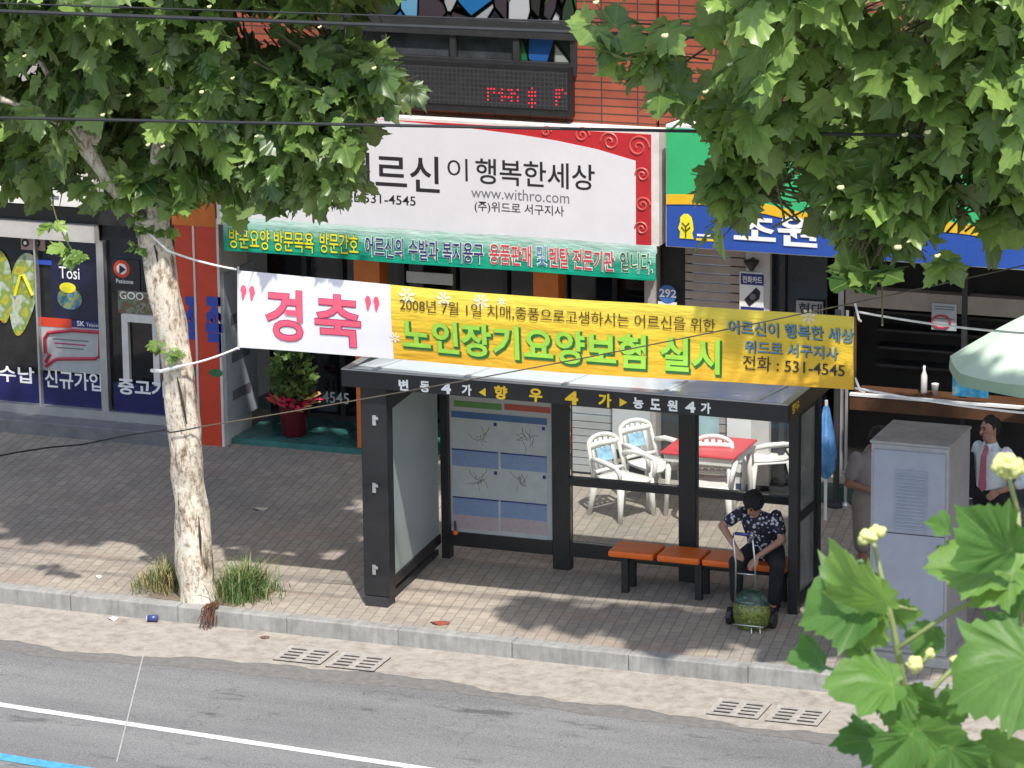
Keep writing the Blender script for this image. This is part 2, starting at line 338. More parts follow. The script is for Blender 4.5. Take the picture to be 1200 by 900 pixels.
#%%STRUCTURE
KY = 33.27                                 # kerb line
ZR = -.17
MB().quad((-400, -200, -.6), (400, -200, -.6), (400, 600, -.6), (-400, 600, -.6)).build('ground', 'concrete')['kind'] = 'structure'
MB().quad((-120, 8, ZR), (90, 8, ZR), (90, KY+.1, ZR), (-120, KY+.1, ZR)).build('road', 'asphalt')['kind'] = 'structure'
# worn asphalt edge: the gutter apron lies on the road with an uneven front edge
vs = []; fs = []; xs = np.arange(-60, 20, .12)
for i, x in enumerate(xs):
    e = 32.22+.10*math.sin(x*.9+1)+.05*math.sin(x*2.7)+.03*math.sin(x*7.1)+.02*math.sin(x*17)+ .14*math.exp(-((x+14.6)/1.2)**2)
    vs += [(x, e, ZR+.004), (x, KY+.05, ZR+.004)]
    if i: fs.append((2*i-2, 2*i, 2*i+1, 2*i-1))
MB().add(vs, fs).build('gutter_apron', 'gutter_concrete')['kind'] = 'structure'
vs = []; fs = []
for i, x in enumerate(xs):
    e = 31.98+.10*math.sin(x*.9+1)+.05*math.sin(x*2.3)+.02*math.sin(x*11)
    vs += [(x, e, ZR+.002), (x, 32.45, ZR+.002)]
    if i: fs.append((2*i-2, 2*i, 2*i+1, 2*i-1))
M('old_asphalt', (.15, .145, .14), .9, .25, 12, .3)
MB().add(vs, fs).build('asphalt_edge_strip', 'old_asphalt')['kind'] = 'structure'
MB().quad((-120, KY+.15, 0), (90, KY+.15, 0), (90, F+1.6, 0), (-120, F+1.6, 0)).build('sidewalk', 'pavers')['kind'] = 'structure'
kb = MB(); x = -70.4
while x < 30:
    h = rng.uniform(-.006, .006); kb.box(x+.004, x+1.196, KY+rng.uniform(-.008, .008), KY+.165, ZR-.1, .006+h); x += 1.2
kb.build('kerb', 'kerb_stone', bevel=.012)['kind'] = 'structure'
MB().box(-120, 90, KY+.02, KY+.14, ZR-.1, -.01).build('kerb_footing', 'concrete')['kind'] = 'structure'
def ground_strip(name, a, b, w, mat, z):
    a = Vector(a); b = Vector(b); d = (b-a).normalized(); n = Vector((-d.y, d.x, 0))*w/2; a = a-d*25; b = b+d*25
    vs = []; fs = []; N = 160
    for i in range(N+1):
        p = a.lerp(b, i/N); j = .006*math.sin(i*2.1)+.004*math.sin(i*5.3)
        vs += [(p-n*(1+j*3)).to_tuple()[:2]+(z,), (p+n*(1-j*3)).to_tuple()[:2]+(z,)]
        if i: fs.append((2*i-2, 2*i, 2*i+1, 2*i-1))
    MB().add(vs, fs).build(name, mat)['kind'] = 'structure'
ground_strip('lane_line', G(0, 826, ZR), G(470, 897, ZR), .105, 'line_white', ZR+.004)
a = G(0, 887, ZR); b = a+(G(470, 897, ZR)-G(0, 826, ZR))
ground_strip('bus_lane_line', a, b, .16, 'line_blue', ZR+.004)
a = G(170, 760, ZR); b = G(137, 893, ZR)
M('seam_pale', (.36, .36, .35), .9, .2, 10)
MB().tube([a+Vector((0, 0, .004)), b+Vector((0, 0, .004))], .008, 5).build('pavement_seam', 'seam_pale')['kind'] = 'structure'
MB().quad((-120, -60, ZR+.15), (90, -60, ZR+.15), (90, 8, ZR+.15), (-120, 8, ZR+.15)).build('near_sidewalk', 'pavers')['kind'] = 'structure'
MB().box(-120, 90, 7.9, 8.05, ZR-.1, ZR+.16).build('near_kerb', 'kerb_stone')['kind'] = 'structure'
#%%BUILDINGS
def Xp(x, Y=F, y=350): return PY(x, y, Y).x
def Zp(x, y, Y=F): return PY(x, y, Y).z
XB0, XB1 = Xp(265), Xp(769)                  # red-brick building
bb = thing('brick_building', 'red brick building with stained-glass window above the white and red signboard', 'building', (XB0, F, 0))
zs = 2.75                                   # underside of the solid wall, above the shop front
wx0, wx1, wz0, wz1 = Xp(384), Xp(676, F, 50), Zp(445, 68), Zp(445, 0)+1.3
w = MB()
w.box(XB0, XB1, F, F+.35, zs, wz0); w.box(XB0, wx0, F, F+.35, wz0, wz1); w.box(wx1, XB1, F, F+.35, wz0, wz1); w.box(XB0, XB1, F, F+.35, wz1, 13)
w.build('wall', 'red_brick', bb)
MB().box(XB0, XB1, F+.36, F+9, 2.8, 12.9).build('rear_volume', 'concrete', bb)
fr = MB()
zrail0, zrail1 = Zp(445, 36), Zp(445, 17)
zz0, zz1 = Zp(445, 68), Zp(445, 58)
fr.box(wx0, wx1, F-.05, F+.02, wz0-.09, wz0+.05)
fr.box(wx0, wx1, F-.06, F+.02, zrail0, zrail1)
for px in (452, 532, 606, 673): xx = Xp(px, F, 50); fr.box(xx-.035, xx+.035, F-.04, F+.02, wz0, zrail0)
fr.box(wx0, wx1, F-.04, F+.02, wz1-.08, wz1)
win = fr.build('window', 'dark_metal', bb)
def mat_stained(name, pal, edge=True, sc=5):
    m, n, l, b = newmat(name); v = coords(n, l, (1, 1, .55))
    vo = n.new('ShaderNodeTexVoronoi'); vo.inputs['Scale'].default_value = sc; l.new(v, vo.inputs[0])
    sp = n.new('ShaderNodeSeparateColor'); l.new(vo.outputs['Color'], sp.inputs[0])
    rp = ramp(n, [(i/len(pal), c) for i, c in enumerate(pal)]); rp.color_ramp.interpolation = 'CONSTANT'; l.new(sp.outputs[0], rp.inputs[0])
    ve = n.new('ShaderNodeTexVoronoi'); ve.feature = 'DISTANCE_TO_EDGE'; ve.inputs['Scale'].default_value = sc; l.new(v, ve.inputs[0])
    re = ramp(n, [(.035, (.01, .01, .01)), (.06, (1, 1, 1))]); l.new(ve.outputs[0], re.inputs[0])
    l.new(mixc(n, l, 1, rp.outputs[0], re.outputs[0], 'MULTIPLY'), b.inputs['Base Color']); b.inputs['Roughness'].default_value = .15
mat_stained('stained_upper', [(.02, .02, .03), (.42, .43, .45), (.02, .13, .33), (.03, .03, .03), (.30, .32, .34), (.02, .14, .04), (.05, .04, .05), (.12, .30, .45), (.03, .05, .03)], sc=4.2)
mat_stained('stained_lower', [(.01, .03, .02), (.02, .14, .04), (.45, .36, .02), (.02, .10, .32), (.03, .04, .12), (.30, .34, .30), (.02, .12, .40)], sc=4)
M('old_pane', (.055, .06, .068), .12, .5, 3, spec=.6)
MB().box(wx0+.02, wx1-.02, F+.03, F+.05, zrail1, wz1-.05).build('pane', 'stained_upper', win)
pxs = [384, 452, 532, 606, 673]
for k in range(4):
    MB().box(Xp(pxs[k], F, 50)+.036, Xp(pxs[k+1], F, 50)-.036, F+.03, F+.05, wz0+.052, zrail0-.002).build('pane', 'stained_lower' if k == 3 else 'old_pane', win)
# shop front under the sign, set back behind a teal tiled threshold
ZT = 2.75
sx0, sx1 = Xp(268, F, 500), Xp(756, F, 400)
Yb = F+1.05
MB().box(sx0, sx1+.1, Yb+.14, Yb+.2, 0.02, ZT).build('shop_window', 'dark_glass', bb)
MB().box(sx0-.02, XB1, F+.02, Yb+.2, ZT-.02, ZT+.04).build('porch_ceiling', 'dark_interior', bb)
MB().box(sx0+.04, Xp(500), F+.0, Yb+.13, 0.0, .07).build('threshold', 'teal_tile', bb)
fm = MB()
for px in (356, 398, 470, 530, 590, 660, 718): xx = Xp(px, Yb, 420); fm.box(xx-.03, xx+.03, Yb+.07, Yb+.139, .05, ZT-.03)
fm.box(sx0+.04, sx1, Yb+.075, Yb+.138, 2.2, 2.28); fm.box(sx0+.04, sx1, Yb+.075, Yb+.138, .051, .14)
fm.build('shop_frame', 'dark_metal', bb)
for px0, px1 in ((414, 444), (624, 653)):
    MB().box(Xp(px0), Xp(px1), F+.03, F+.28, .075 if px0 < 500 else 0, ZT-.025).build('pillar', 'pillar_orange', bb)
MB().box(Xp(756, F, 400), XB1, F-.02, F+.3, 0, ZT-.001).build('pier', 'grey_wall', bb)
# rolling shutter of the shop behind the bus shelter
shut = MB(); z = .03
X0, X1 = Xp(640, F, 520), Xp(722, F, 520)
while z < 1.6:
    shut.box(X0, X1, F+.02, F+.05, z, z+.075); z += .085
so_ = shut.build('shutter', 'shutter_grey', bb)
M('fascia_pale', (.46, .44, .42), .6, .1)
MB().box(Xp(476, F, 330), Xp(530, F, 330), F+.01, F+.03, Zp(476, 331), Zp(476, 318)).build('lintel_strip', 'fascia_pale', bb)
text_px('31-4545', 357, 409, 463, 13, F+.9, 'ink_white', bb, bold=.01)
# ---- left phone shop
ls = thing('phone_shop', 'phone shop with dark glass front and navy strips under leafy plane tree', 'shop', (-25, F, 0))
XL0, XL1 = -42, Xp(213, F, 380)
MB().box(XL0, XL1, F+.02, F+.4, 3.3, 12).build('wall', 'grey_wall', ls)
MB().box(XL0, XL1, F+.41, F+9, 0.02, 11.9).build('rear_volume', 'concrete', ls)
zb0, zb1 = Zp(0, 275), Zp(0, 255)
MB().box(XL0, Xp(118), F-.10, F+.019, zb0, zb1).build('header_beam', 'fascia_pale', ls)
MB().box(XL0, XL1, F-.02, F+.3, zb1, zb1+.18).build('header_dark_strip', 'black_metal', ls)  # black band above the header beam
MB().box(XL0, XL1, F-.38, F+.39, -.01, .16).build('base_step', 'grey_stone', ls, bevel=.012)
MB().box(XL0, XL1, F-.06, F+.3, .161, .27).build('sill', 'aluminium', ls)
MB().box(XL0, XL1, F+.06, F+.1, .27, zb0+.3).build('shop_window', 'dark_glass', ls)
for px, hw in ((-60, .03), (45, .012), (121, .045)): xx = Xp(px, F, 380); MB().box(xx-hw, xx+hw, F-.03, F+.058, .271, zb0).build('mullion', 'aluminium', ls)
X0, X1 = Xp(143, F, 400), Xp(186, F, 400); zt = Zp(143, 368)
dm = MB(); dm.box(X0, X0+.08, F+.0, F+.059, .3, zt); dm.box(X1-.08, X1, F, F+.059, .3, zt); dm.box(X0+.08, X1-.08, F, F+.059, zt-.09, zt)
d = dm.build('door', 'sign_white_rim', ls)
for i, (x0, x1, yt, yb) in enumerate(((-60, 44, 424, 455), (46, 120, 433, 467), (133, 213, 443, 474))):
    MB().box(Xp(x0, F, 450), Xp(x1, F, 450), F+.04 if i < 2 else F-.005, F+.059, .272, .272+Zp(x0, yt)-Zp(x0, yb)+.02).build('film_strip', 'navy_film', ls)
text_px('요금수납', -44, 40, 433.5, 19, F+.035, 'ink_white', ls, bold=.018)
text_px('신규가입', 52, 119, 443, 21, F+.035, 'ink_white', ls, bold=.018)
text_px('중고가입', 138, 214, 452, 19, F-.009, 'ink_white', ls, bold=.03)
# decals on that glass
def disc(x, y, r, Y, n=24, sx=1, sz=1):
    c = PY(x, y, Y); return [(c.x+r*sx*math.cos(2*math.pi*k/n), c.z+r*sz*math.sin(2*math.pi*k/n)) for k in range(n)]
def mat_collage(name, pal, sc=6, st=(1, 1, 1)):
    m, n, l, b = newmat(name); v = coords(n, l, st); nz = n.new('ShaderNodeTexNoise'); nz.inputs['Scale'].default_value = sc; nz.inputs['Detail'].default_value = 3
    l.new(v, nz.inputs[0]); rp = ramp(n, [(.3+.4*i/max(1, len(pal)-1), c) for i, c in enumerate(pal)]); l.new(nz.outputs[0], rp.inputs[0])
    l.new(rp.outputs[0], b.inputs['Base Color']); b.inputs['Roughness'].default_value = .35
mat_collage('sandal_print', [(.30, .10, .02), (.42, .40, .04), (.16, .25, .05), (.45, .50, .46), (.38, .36, .06)], 5)
mat_collage('beach_print', [(.02, .06, .14), (.06, .22, .38), (.34, .34, .05), (.05, .20, .30), (.02, .03, .06)], 7)
mat_collage('food_print', [(.04, .03, .03), (.25, .07, .05), (.06, .16, .07), (.30, .26, .24), (.05, .04, .04)], 14)
YG = F+.05
s = thing('flip_flop_sticker', 'big yellow flip-flop sticker on the dark shop glass at far left', 'sticker', PY(25, 345, YG))
c = PY(27, 345, YG); out = []
for k in range(40):
    q = 2*math.pi*k/40; rr = 1+.12*math.cos(2*q); wz = .62; wx = .16*(1+.25*math.sin(q))
    out.append((c.x+wx*math.cos(q)*1.15+.09*math.sin(q), c.z+wz*.82*math.sin(q)))
fill_poly(out, YG-.006).build('sole', 'sandal_print', s)
t_ = MB().tube([(c.x-.10, YG-.012, c.z-.02), (c.x-.02, YG-.016, c.z+.22), (c.x+.02, YG-.016, c.z+.24), (c.x+.13, YG-.012, c.z-.0)], .02, 6); t_.build('strap', 'ink_lemon', s)
s = thing('second_flip_flop_sticker', 'flip-flop sticker cut off by the left edge of the photo', 'sticker', PY(2, 330, YG))
c = PY(1, 335, YG); out = [(c.x+.16*(1+.25*math.sin(q))*math.cos(q)-.03*math.sin(q), c.z+.45*math.sin(q)) for q in [2*math.pi*k/32 for k in range(32)]]
fill_poly(out, YG-.012).build('sole', 'sandal_print', s)
s = thing('beach_poster', 'dark blue poster with a splash of yellow and blue beside the flip-flop', 'poster', PY(82, 330, YG))
sheet('paper', M('poster_navy', (.010, .013, .045), .4, .2), s, rect_px(58, 275, 116, 372, YG), YG-.005)
fill_poly(disc(82, 350, .13, YG, sx=1.25, sz=1), YG-.012).build('picture', 'beach_print', s)
fill_poly(disc(80, 337, .09, YG, sx=1.2, sz=.7), YG-.017).build('picture', 'ink_lemon', s)
text_px('Tosi', 69, 93, 319, 14, YG-.02, 'ink_white', s, bold=.005)
MB().box(*rect_px(40, 303, 61, 309, YG)[:2], YG-.012, YG-.008, *rect_px(40, 303, 61, 309, YG)[2:]).build('stripe', 'ink_blue', s)
s = thing('photo_card', 'small pinkish card with two round eyes high on the phone shop glass', 'card', PY(38, 285, YG))
sheet('paper', M('card_pink', (.38, .26, .24), .5, .2), s, rect_px(24, 270, 53, 292, YG), YG-.005)
for px in (30, 43):
    fill_poly(disc(px, 284.5, .05, YG, 16), YG-.009).build('ring', 'ink_black', s); fill_poly(disc(px, 284.5, .022, YG, 12), YG-.014).build('dot', 'ink_white', s)
s = thing('subscription_poster', 'white poster framed by a red speech bubble above the navy strip', 'poster', PY(83, 405, YG))
sheet('paper', M('poster_white', (.40, .42, .44), .4, .12, 8), s, rect_px(46, 376, 121, 433, YG), YG-.005)
sheet('heading', 'pillar_red', s, rect_px(45, 371, 84, 381.5, YG), YG-.009); sheet('heading', 'ink_navy', s, rect_px(84, 374.5, 121, 383, YG), YG-.009)
text_px('SK', 90, 99, 378.8, 6, YG-.013, 'ink_white', s, bold=.02); text_px('Telecom', 101, 118, 380.3, 4, YG-.013, 'ink_white', s)
def P2(x, y, Y=YG): p = PY(x, y, Y); return (p.x, Y-.012, p.z)
bub = [P2(54, 424), P2(59, 415), P2(54, 413), P2(53, 396), P2(57, 389.5), P2(85, 387), P2(116, 389), P2(118, 393), P2(117.5, 417), P2(112, 420), P2(66, 420.5), P2(54, 429)]
MB().tube(bub, .022, 6).build('speech_bubble', M('bubble_red', (.42, .03, .05), .4, .1), s)
for i, y in enumerate((396, 401, 406)): sheet('small_print', 'ink_grey' if i != 1 else 'ink_pink_edge', s, rect_px(62+2*i, y, 104-3*i, y+1.4, YG), YG-.009)
s = thing('round_player_sign', 'red ring badge with a black play triangle beside the plane trunk', 'sign', PY(143, 318, YG))
sheet('backing', 'ink_black', s, rect_px(131, 303, 164, 340, YG), YG-.004)
fill_poly(disc(143, 315, .105, YG), YG-.008).build('ring', 'pillar_red', s); fill_poly(disc(143, 315, .065, YG), YG-.012).build('disc', 'ink_white', s)
a, b_, c_ = PY(140.5, 310, YG), PY(140.5, 321, YG), PY(148, 315.7, YG); fill_poly([(a.x, a.z), (b_.x, b_.z), (c_.x, c_.z)], YG-.016).build('play_triangle', 'ink_black', s)
text_px('Petisone', 136, 156, 329, 5, YG-.009, 'ink_white', s, bold=.01)
s = thing('goods_poster', 'small food photo poster lettered GOO beside the plane trunk', 'poster', PY(155, 360, YG))
sheet('paper', 'food_print', s, rect_px(138, 340, 178, 366, YG), YG-.0045); text_px('GOO', 140, 168, 345.5, 9, YG-.009, 'ink_white', s, bold=.01)
s = thing('shop_signboard', 'white signboard above the phone shop mostly hidden by plane leaves', 'sign', (-21.5, F-.1, Zp(90, 225)))
r_ = (-27, Xp(125), Zp(90, 238), Zp(90, 150)); MB().box(r_[0], r_[1], F-.22, F+.019, r_[2], r_[3]).build('box', 'sign_white_rim', s)
for k in range(5): MB().box(-26.5, Xp(84), F-.226, F-.2215, r_[2]+.08+k*.16, r_[2]+.12+k*.16).build('stripe', 'ink_grey', s)
# red pillar between the shops
X0, X1, XM = Xp(213, F, 380), Xp(263.5, F, 380), Xp(237, F, 380)
pl = thing('red_pillar', 'tall red advertising pillar with blue letters beside the plane trunk', 'pillar', ((X0+X1)/2, F, 0))
zt = Zp(240, 262)
MB().box(X0, XM-.012, F-.12, F+.6, 0, zt).build('side_board', 'pillar_red', pl); MB().box(XM+.012, X1, F-.16, F+.6, 0, zt).build('front_board', 'pillar_red', pl)
MB().box(XM-.012, XM+.012, F-.17, F+.55, 0, zt).build('joint_strip', 'sign_white_rim', pl); MB().box(X1, X1+.03, F-.165, F+.6, 0, zt+.1).build('edge_strip', 'sign_white_rim', pl)
MB().box(X0, X1, F-.17, F+.6, zt+.001, zt+.35).build('cap', 'pillar_orange', pl)
text_px('족', 216, 233, 380, 66, F-.125, 'ink_blue', pl, bold=.04); text_px('족', 240, 261, 382, 70, F-.165, 'ink_blue', pl, bold=.04)
M('leaf_print', (.03, .16, .06), .4, .3, 20)
for px in (226, 253): fill_poly(disc(px, 437, .09, F-.165, 14, sx=1, sz=.55), F-.166 if px > 240 else F-.126).build('leaf_print', 'leaf_print', pl)
s = thing('notice_panel', 'pale bluish notice panel on the porch side wall behind the red pillar', 'sign', (X1+.04, F+.3, 0))
MB().box(X1+.031, X1+.05, F-.1, F+.75, .25, Zp(275, 320)).build('board', M('panel_pale', (.42, .45, .52), .5, .15), s)
for k in range(3): MB().box(X1+.0505, X1+.054, F+.05, F+.55, .5+.45*k, .62+.45*k).build('print', 'ink_grey', s)
# ---- right shop
rs = thing('corner_shop', 'shop with grey shutter and dark windows under the green and blue sign', 'shop', (-11, F, 0))
XR0, XR1 = Xp(772), 6
MB().box(XR0, XR1, F+.02, F+.4, 2.95, 12).build('wall', 'red_brick', rs); MB().box(XR0, XR1, F+.41, F+9, 2.96, 11.9).build('upper_floor', 'concrete', rs)
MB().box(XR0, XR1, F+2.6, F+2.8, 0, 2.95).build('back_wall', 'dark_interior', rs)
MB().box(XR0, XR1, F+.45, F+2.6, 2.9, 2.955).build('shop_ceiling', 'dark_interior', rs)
X0, X1 = Xp(802, F, 330), Xp(874, F, 330)
sh = MB(); z = .02
while z < 2.9: sh.box(X0, X1, F+.03, F+.06, z, z+.085); z += .1
sh.build('shutter', M('shutter_beige', (.36, .31, .27), .7, .15, 4), rs)
MB().box(X1+.001, Xp(902, F, 330), F+.0, F+.3, 0, 2.94).build('pier', M('pier_white', (.52, .50, .49), .6, .12), rs)
MB().box(XR0+.0, X0-.001, F+.12, F+.3, 0, 2.94).build('recess', 'dark_metal', rs)
MB().box(Xp(902, F, 330)+.001, Xp(967, F, 330), F+.08, F+.12, .03, 2.94).build('shop_window', 'dark_glass', rs)
for px in (916, 985, 1130): xx = Xp(px, F, 350); MB().box(xx-.03, xx+.03, F+.02, F+.079, .0, 2.9).build('mullion', 'aluminium' if px == 985 else 'dark_metal', rs)
r_ = rect_px(990, 338, 1165, 359, F); MB().box(r_[0], r_[1]+2.5, F+.03, F+.2, r_[2], r_[3]).build('wall_band', M('band_tan', (.30, .25, .21), .8, .15, 5), rs)
zq1, zq0 = Zp(1010, 458), Zp(1010, 474)
MB().box(Xp(1003, F, 460), XR1, F-.25, F+.25, zq0, zq1).build('counter', 'wood_brown', rs)
MB().box(Xp(1003, F, 460), XR1, F-.26, F-.2, zq1+.002, zq1+.03).build('counter_edge', 'white_paint', rs)
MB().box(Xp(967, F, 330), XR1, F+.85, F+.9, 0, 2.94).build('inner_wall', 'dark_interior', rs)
for k in range(4): zz = zq1+.15+.2*k; MB().box(Xp(1012), XR1-2, F+.55, F+.8, zz, zz+.03).build('shelf', 'dark_metal', rs)
MB().box(XR0+.4, XR1, F+.0, F+2.5, -.01, .06).build('floor_slab', 'grey_stone', rs)
#%%SIGNS
YS = F-.30
sg = thing('main_signboard', 'large white signboard with red corner and swirls on the brick building', 'sign', (Xp(500, YS), YS, Zp(500, 270, YS)))
X0, X1 = XB0+.05, Xp(772, YS, 220); Z0, Z1 = Zp(745, 287, YS), Zp(745, 153.5, YS)
MB().box(X0, X1, YS+.01, F-.002, Z0, Z1).build('box', 'sign_white_rim', sg)
MB().box(X0+.03, Xp(763, YS, 220), YS+.001, YS+.009, Z0+.0, Z1-.03).build('red_panel', 'red_panel', sg)
pts = []
for x, y in ((450, 140.5), (510, 146), (568, 152.5), (610, 158), (653, 165), (700, 175), (745, 188.5)): p = PY(x, y, YS); pts.append((p.x, p.z))
fill_poly([(X0+.03, Z0+.001), (X0+.03, pts[0][1]+.0)]+pts+[(pts[-1][0], Z0+.001)], YS-.004).build('white_panel', 'white_print', sg)
def spiral(cx, cy, r0, turns, Y, d=1):
    c = PY(cx, cy, Y); N = int(24*turns)
    return [(c.x+d*r0*(1-i/N*.85)*math.cos(2*math.pi*turns*i/N), Y, c.z+r0*(1-i/N*.85)*math.sin(2*math.pi*turns*i/N)) for i in range(N+1)]
for cx, cy, r0, d in ((748, 172, .13, 1), (715, 166, .11, -1), (682, 158, .09, 1), (753, 205, .085, -1), (753, 240, .09, 1), (752, 268, .08, -1), (640, 154, .06, 1)): MB().tube(spiral(cx, cy, r0, 1.6, YS-.0015, d), .011, 5).build('swirl', 'red_swirl', sg)
YT = YS-.006
text_px('어르신', 400, 515, 198.5, 43, YT, 'ink_black', sg, bold=.012); text_px('이', 524, 548, 198, 26, YT, 'ink_black', sg)
text_px('행복한세상', 557, 697, 200, 30, YT, 'ink_black', sg, bold=.01)
text_px('www.withro.com', 552, 667, 225, 13, YT, 'ink_grey', sg); text_px('(주)위드로 서구지사', 556, 661, 242, 14, YT, 'ink_black', sg, bold=.008)
text_px('TEL:531-4545', 396, 487, 230, 11, YT, 'ink_black', sg, bold=.008)
st = MB()
for k in range(26): x0 = X0+.1+k*.17; st.prism([(x0, YS-.001, Z0-.075), (x0+.10, YS-.001, Z0-.075), (x0+.17, YS-.001, Z0-.012), (x0+.07, YS-.001, Z0-.012)], (0, .004, 0))
MB().box(X0, X1-.03, YS+.004, YS+.03, Z0-.085, Z0-.002).build('lower_trim', 'sign_white_rim', sg); st.build('trim_stripe', M('stripe_brown', (.26, .21, .20), .6, .2), sg)
# green banner under the sign
YGB = F-.34
mat_grad('green_banner', [(0, (.0, .32, .20)), (.30, (.02, .36, .24)), (.55, (.30, .56, .47)), (.85, (.62, .70, .70))], z0=0, z1=.52)
gx0, gx1 = Xp(262, YGB, 280), Xp(769, YGB, 310); gz0, gz1 = Zp(769, 329, YGB), Zp(769, 290, YGB)+.02
gb = thing('green_banner', 'long white to green banner hung under the white signboard', 'banner', (gx0, YGB, gz0))
def wave_g(x, z): return .018*math.sin((x-gx0)*2.1)+.02*math.exp(-((x-gx1+.5-(z-gz0)*1.2)/.10)**2)
vs = []; fs = []; NX, NZ = 120, 6
for i in range(NX+1):
    for j in range(NZ+1):
        x = gx0+(gx1-gx0)*i/NX; z = gz0+(gz1-gz0)*j/NZ; vs.append((x, YGB+wave_g(x, z), z))
for i in range(NX):
    for j in range(NZ): a = i*(NZ+1)+j; fs.append((a, a+NZ+1, a+NZ+2, a+1))
MB().add(vs, fs).build('cloth', 'green_banner', gb, smooth=True)
def gtext(body, x0, x1, yl, m, edge):
    if edge: text_px(body, x0, x1, yl, 24, YGB-.007, edge, gb, bold=.045, fn=wave_g, grow=.008)
    text_px(body, x0, x1, yl, 24, YGB-.011, m, gb, bold=.01, fn=wave_g)
gtext('방문요양 방문목욕', 268, 367, 278.5, 'ink_lemon', 'ink_green_edge'); gtext('방문간호', 374, 420, 284, 'ink_lemon', 'ink_green_edge'); gtext('어르신의 수발과 복지용구', 428, 566, 288, 'ink_navy', 'ink_white')
gtext('용품판매', 573, 622, 297.5, 'ink_red', 'ink_white'); gtext('및', 628, 640, 300, 'ink_sky', 'ink_white'); gtext('렌탈 전문기관', 643, 720, 301.5, 'ink_red', 'ink_white'); gtext('입니다.', 727, 765, 306.5, 'ink_green_edge', 'ink_white')
# LED board
YL = F-.16
ld = thing('led_display', 'black dot matrix display with red lit characters above white signboard', 'display', (Xp(560), YL, Zp(560, 100)))
x0, x1, z0, z1 = Xp(405, YL, 100), Xp(668, YL, 110), Zp(668, 136, YL)-.02, Zp(668, 80, YL)
def mat_led():
    m, n, l, b = newmat('led_grid'); v = coords(n, l, rot=(R(-90), 0, 0))
    bk = n.new('ShaderNodeTexBrick'); bk.offset = 0; bk.inputs['Scale'].default_value = 1; bk.inputs['Brick Width'].default_value = .052; bk.inputs['Row Height'].default_value = .052; bk.inputs['Mortar Size'].default_value = .007
    bk.inputs['Color1'].default_value = (.012, .012, .014, 1); bk.inputs['Color2'].default_value = (.02, .02, .024, 1); bk.inputs['Mortar'].default_value = (.036, .036, .04, 1)
    l.new(v, bk.inputs[0]); l.new(bk.outputs[0], b.inputs['Base Color']); b.inputs['Roughness'].default_value = .6
mat_led()
MB().box(x0, x1, YL+.01, F-.003, z0, z1).build('housing', 'black_metal', ld); MB().box(x0+.03, x1-.03, YL, YL+.009, z0+.08, z1-.05).build('dot_matrix', 'led_grid', ld)
M('led_red', (.75, .02, .04), .4, .1, emit=.55)
PAT = {572: ['1110', '1010', '1000', '1000'], 585: ['010', '110', '011', '010'], 596: ['1101', '0110', '1101', '0101'], 620: ['010', '111', '111', '010', '111', '010'], 652: ['1110', '1101', '1100', '1000', '1000']}
for px, rows in PAT.items():
    yy = 104+.055*(px-572); dots = MB()
    for r_i, row in enumerate(rows):
        for c_i, ch in enumerate(row):
            if ch == '1': c = PY(px+c_i*3.6, yy+r_i*4.3-(3 if px in (620, 652) else 0), YL); dots.box(c.x-.009, c.x+.009, YL-.004, YL-.001, c.z-.009, c.z+.009)
    dots.build('lit_character', 'led_red', ld)
# right sign: green over blue
YR = F-.35
gs = thing('green_blue_signboard', 'green and blue shop signboard with yellow wave behind plane leaves', 'sign', (Xp(900, YR), YR, Zp(900, 280, YR)))
x0, x1 = Xp(780, YR, 230), -4.0; z0, z1 = Zp(780, 289, YR), Zp(780, 146, YR)
zm = Zp(780, 233, YR)
MB().box(x0, x1, YR+.01, F-.002, z0, z1).build('box', 'sign_white_rim', gs)
MB().box(x0+.01, x1, YR, YR+.009, z0+.01, z1-.03).build('blue_panel', M('sign_blue', (.022, .075, .36), .45, .1, 2), gs)
wt = []; wb = []; N = 60
for i in range(N+1):
    x = x0+.01+(x1-x0-.02)*i/N; zz = zm-.05*(x-x0)+.05*math.sin((x-x0)*2.4); wt.append((x, zz+.05)); wb.append((x, zz-.06))
fill_poly(wt+[(x1, z1-.031), (x0+.01, z1-.031)][0:2], YR-.005).build('green_panel', M('sign_green', (.035, .42, .16), .45, .1, 2), gs)
fill_poly(wb+wt[::-1], YR-.009).build('yellow_wave', M('wave_yellow', (.75, .45, .02), .45, .1), gs)
text_px('초원', 860, 958, 266, 36, YR-.012, 'ink_white', gs, bold=.03)
c = PY(804, 265, YR); k_ = .29/36
em = [(-9, -17), (-8, -8), (-11, -3), (-8, 6), (-8, 12), (-3, 17), (3, 17), (8, 13), (10, 5), (11, -4), (9, -9), (11, -17)]
fill_poly([(c.x+a*k_*1.0, c.z+b*k_) for a, b in em], YR-.010).build('emblem', 'ink_lemon', gs)
ln = MB(); 
for seg in ([(-5, 5), (0, 0), (5, 5)], [(0, 0), (0, -15)], [(-6, -1), (0, -7), (6, -1)]): ln.tube([(c.x+a*k_, YR-.013, c.z+b*k_) for a, b in seg], .008, 5)
ln.build('emblem_line', 'ink_brown', gs)
sheet('small_print', 'ink_yellow', gs, rect_px(816, 279, 845, 281.5, YR), YR-.006); sheet('small_print', 'ink_white', gs, rect_px(817, 274, 838, 276.5, YR), YR-.006)
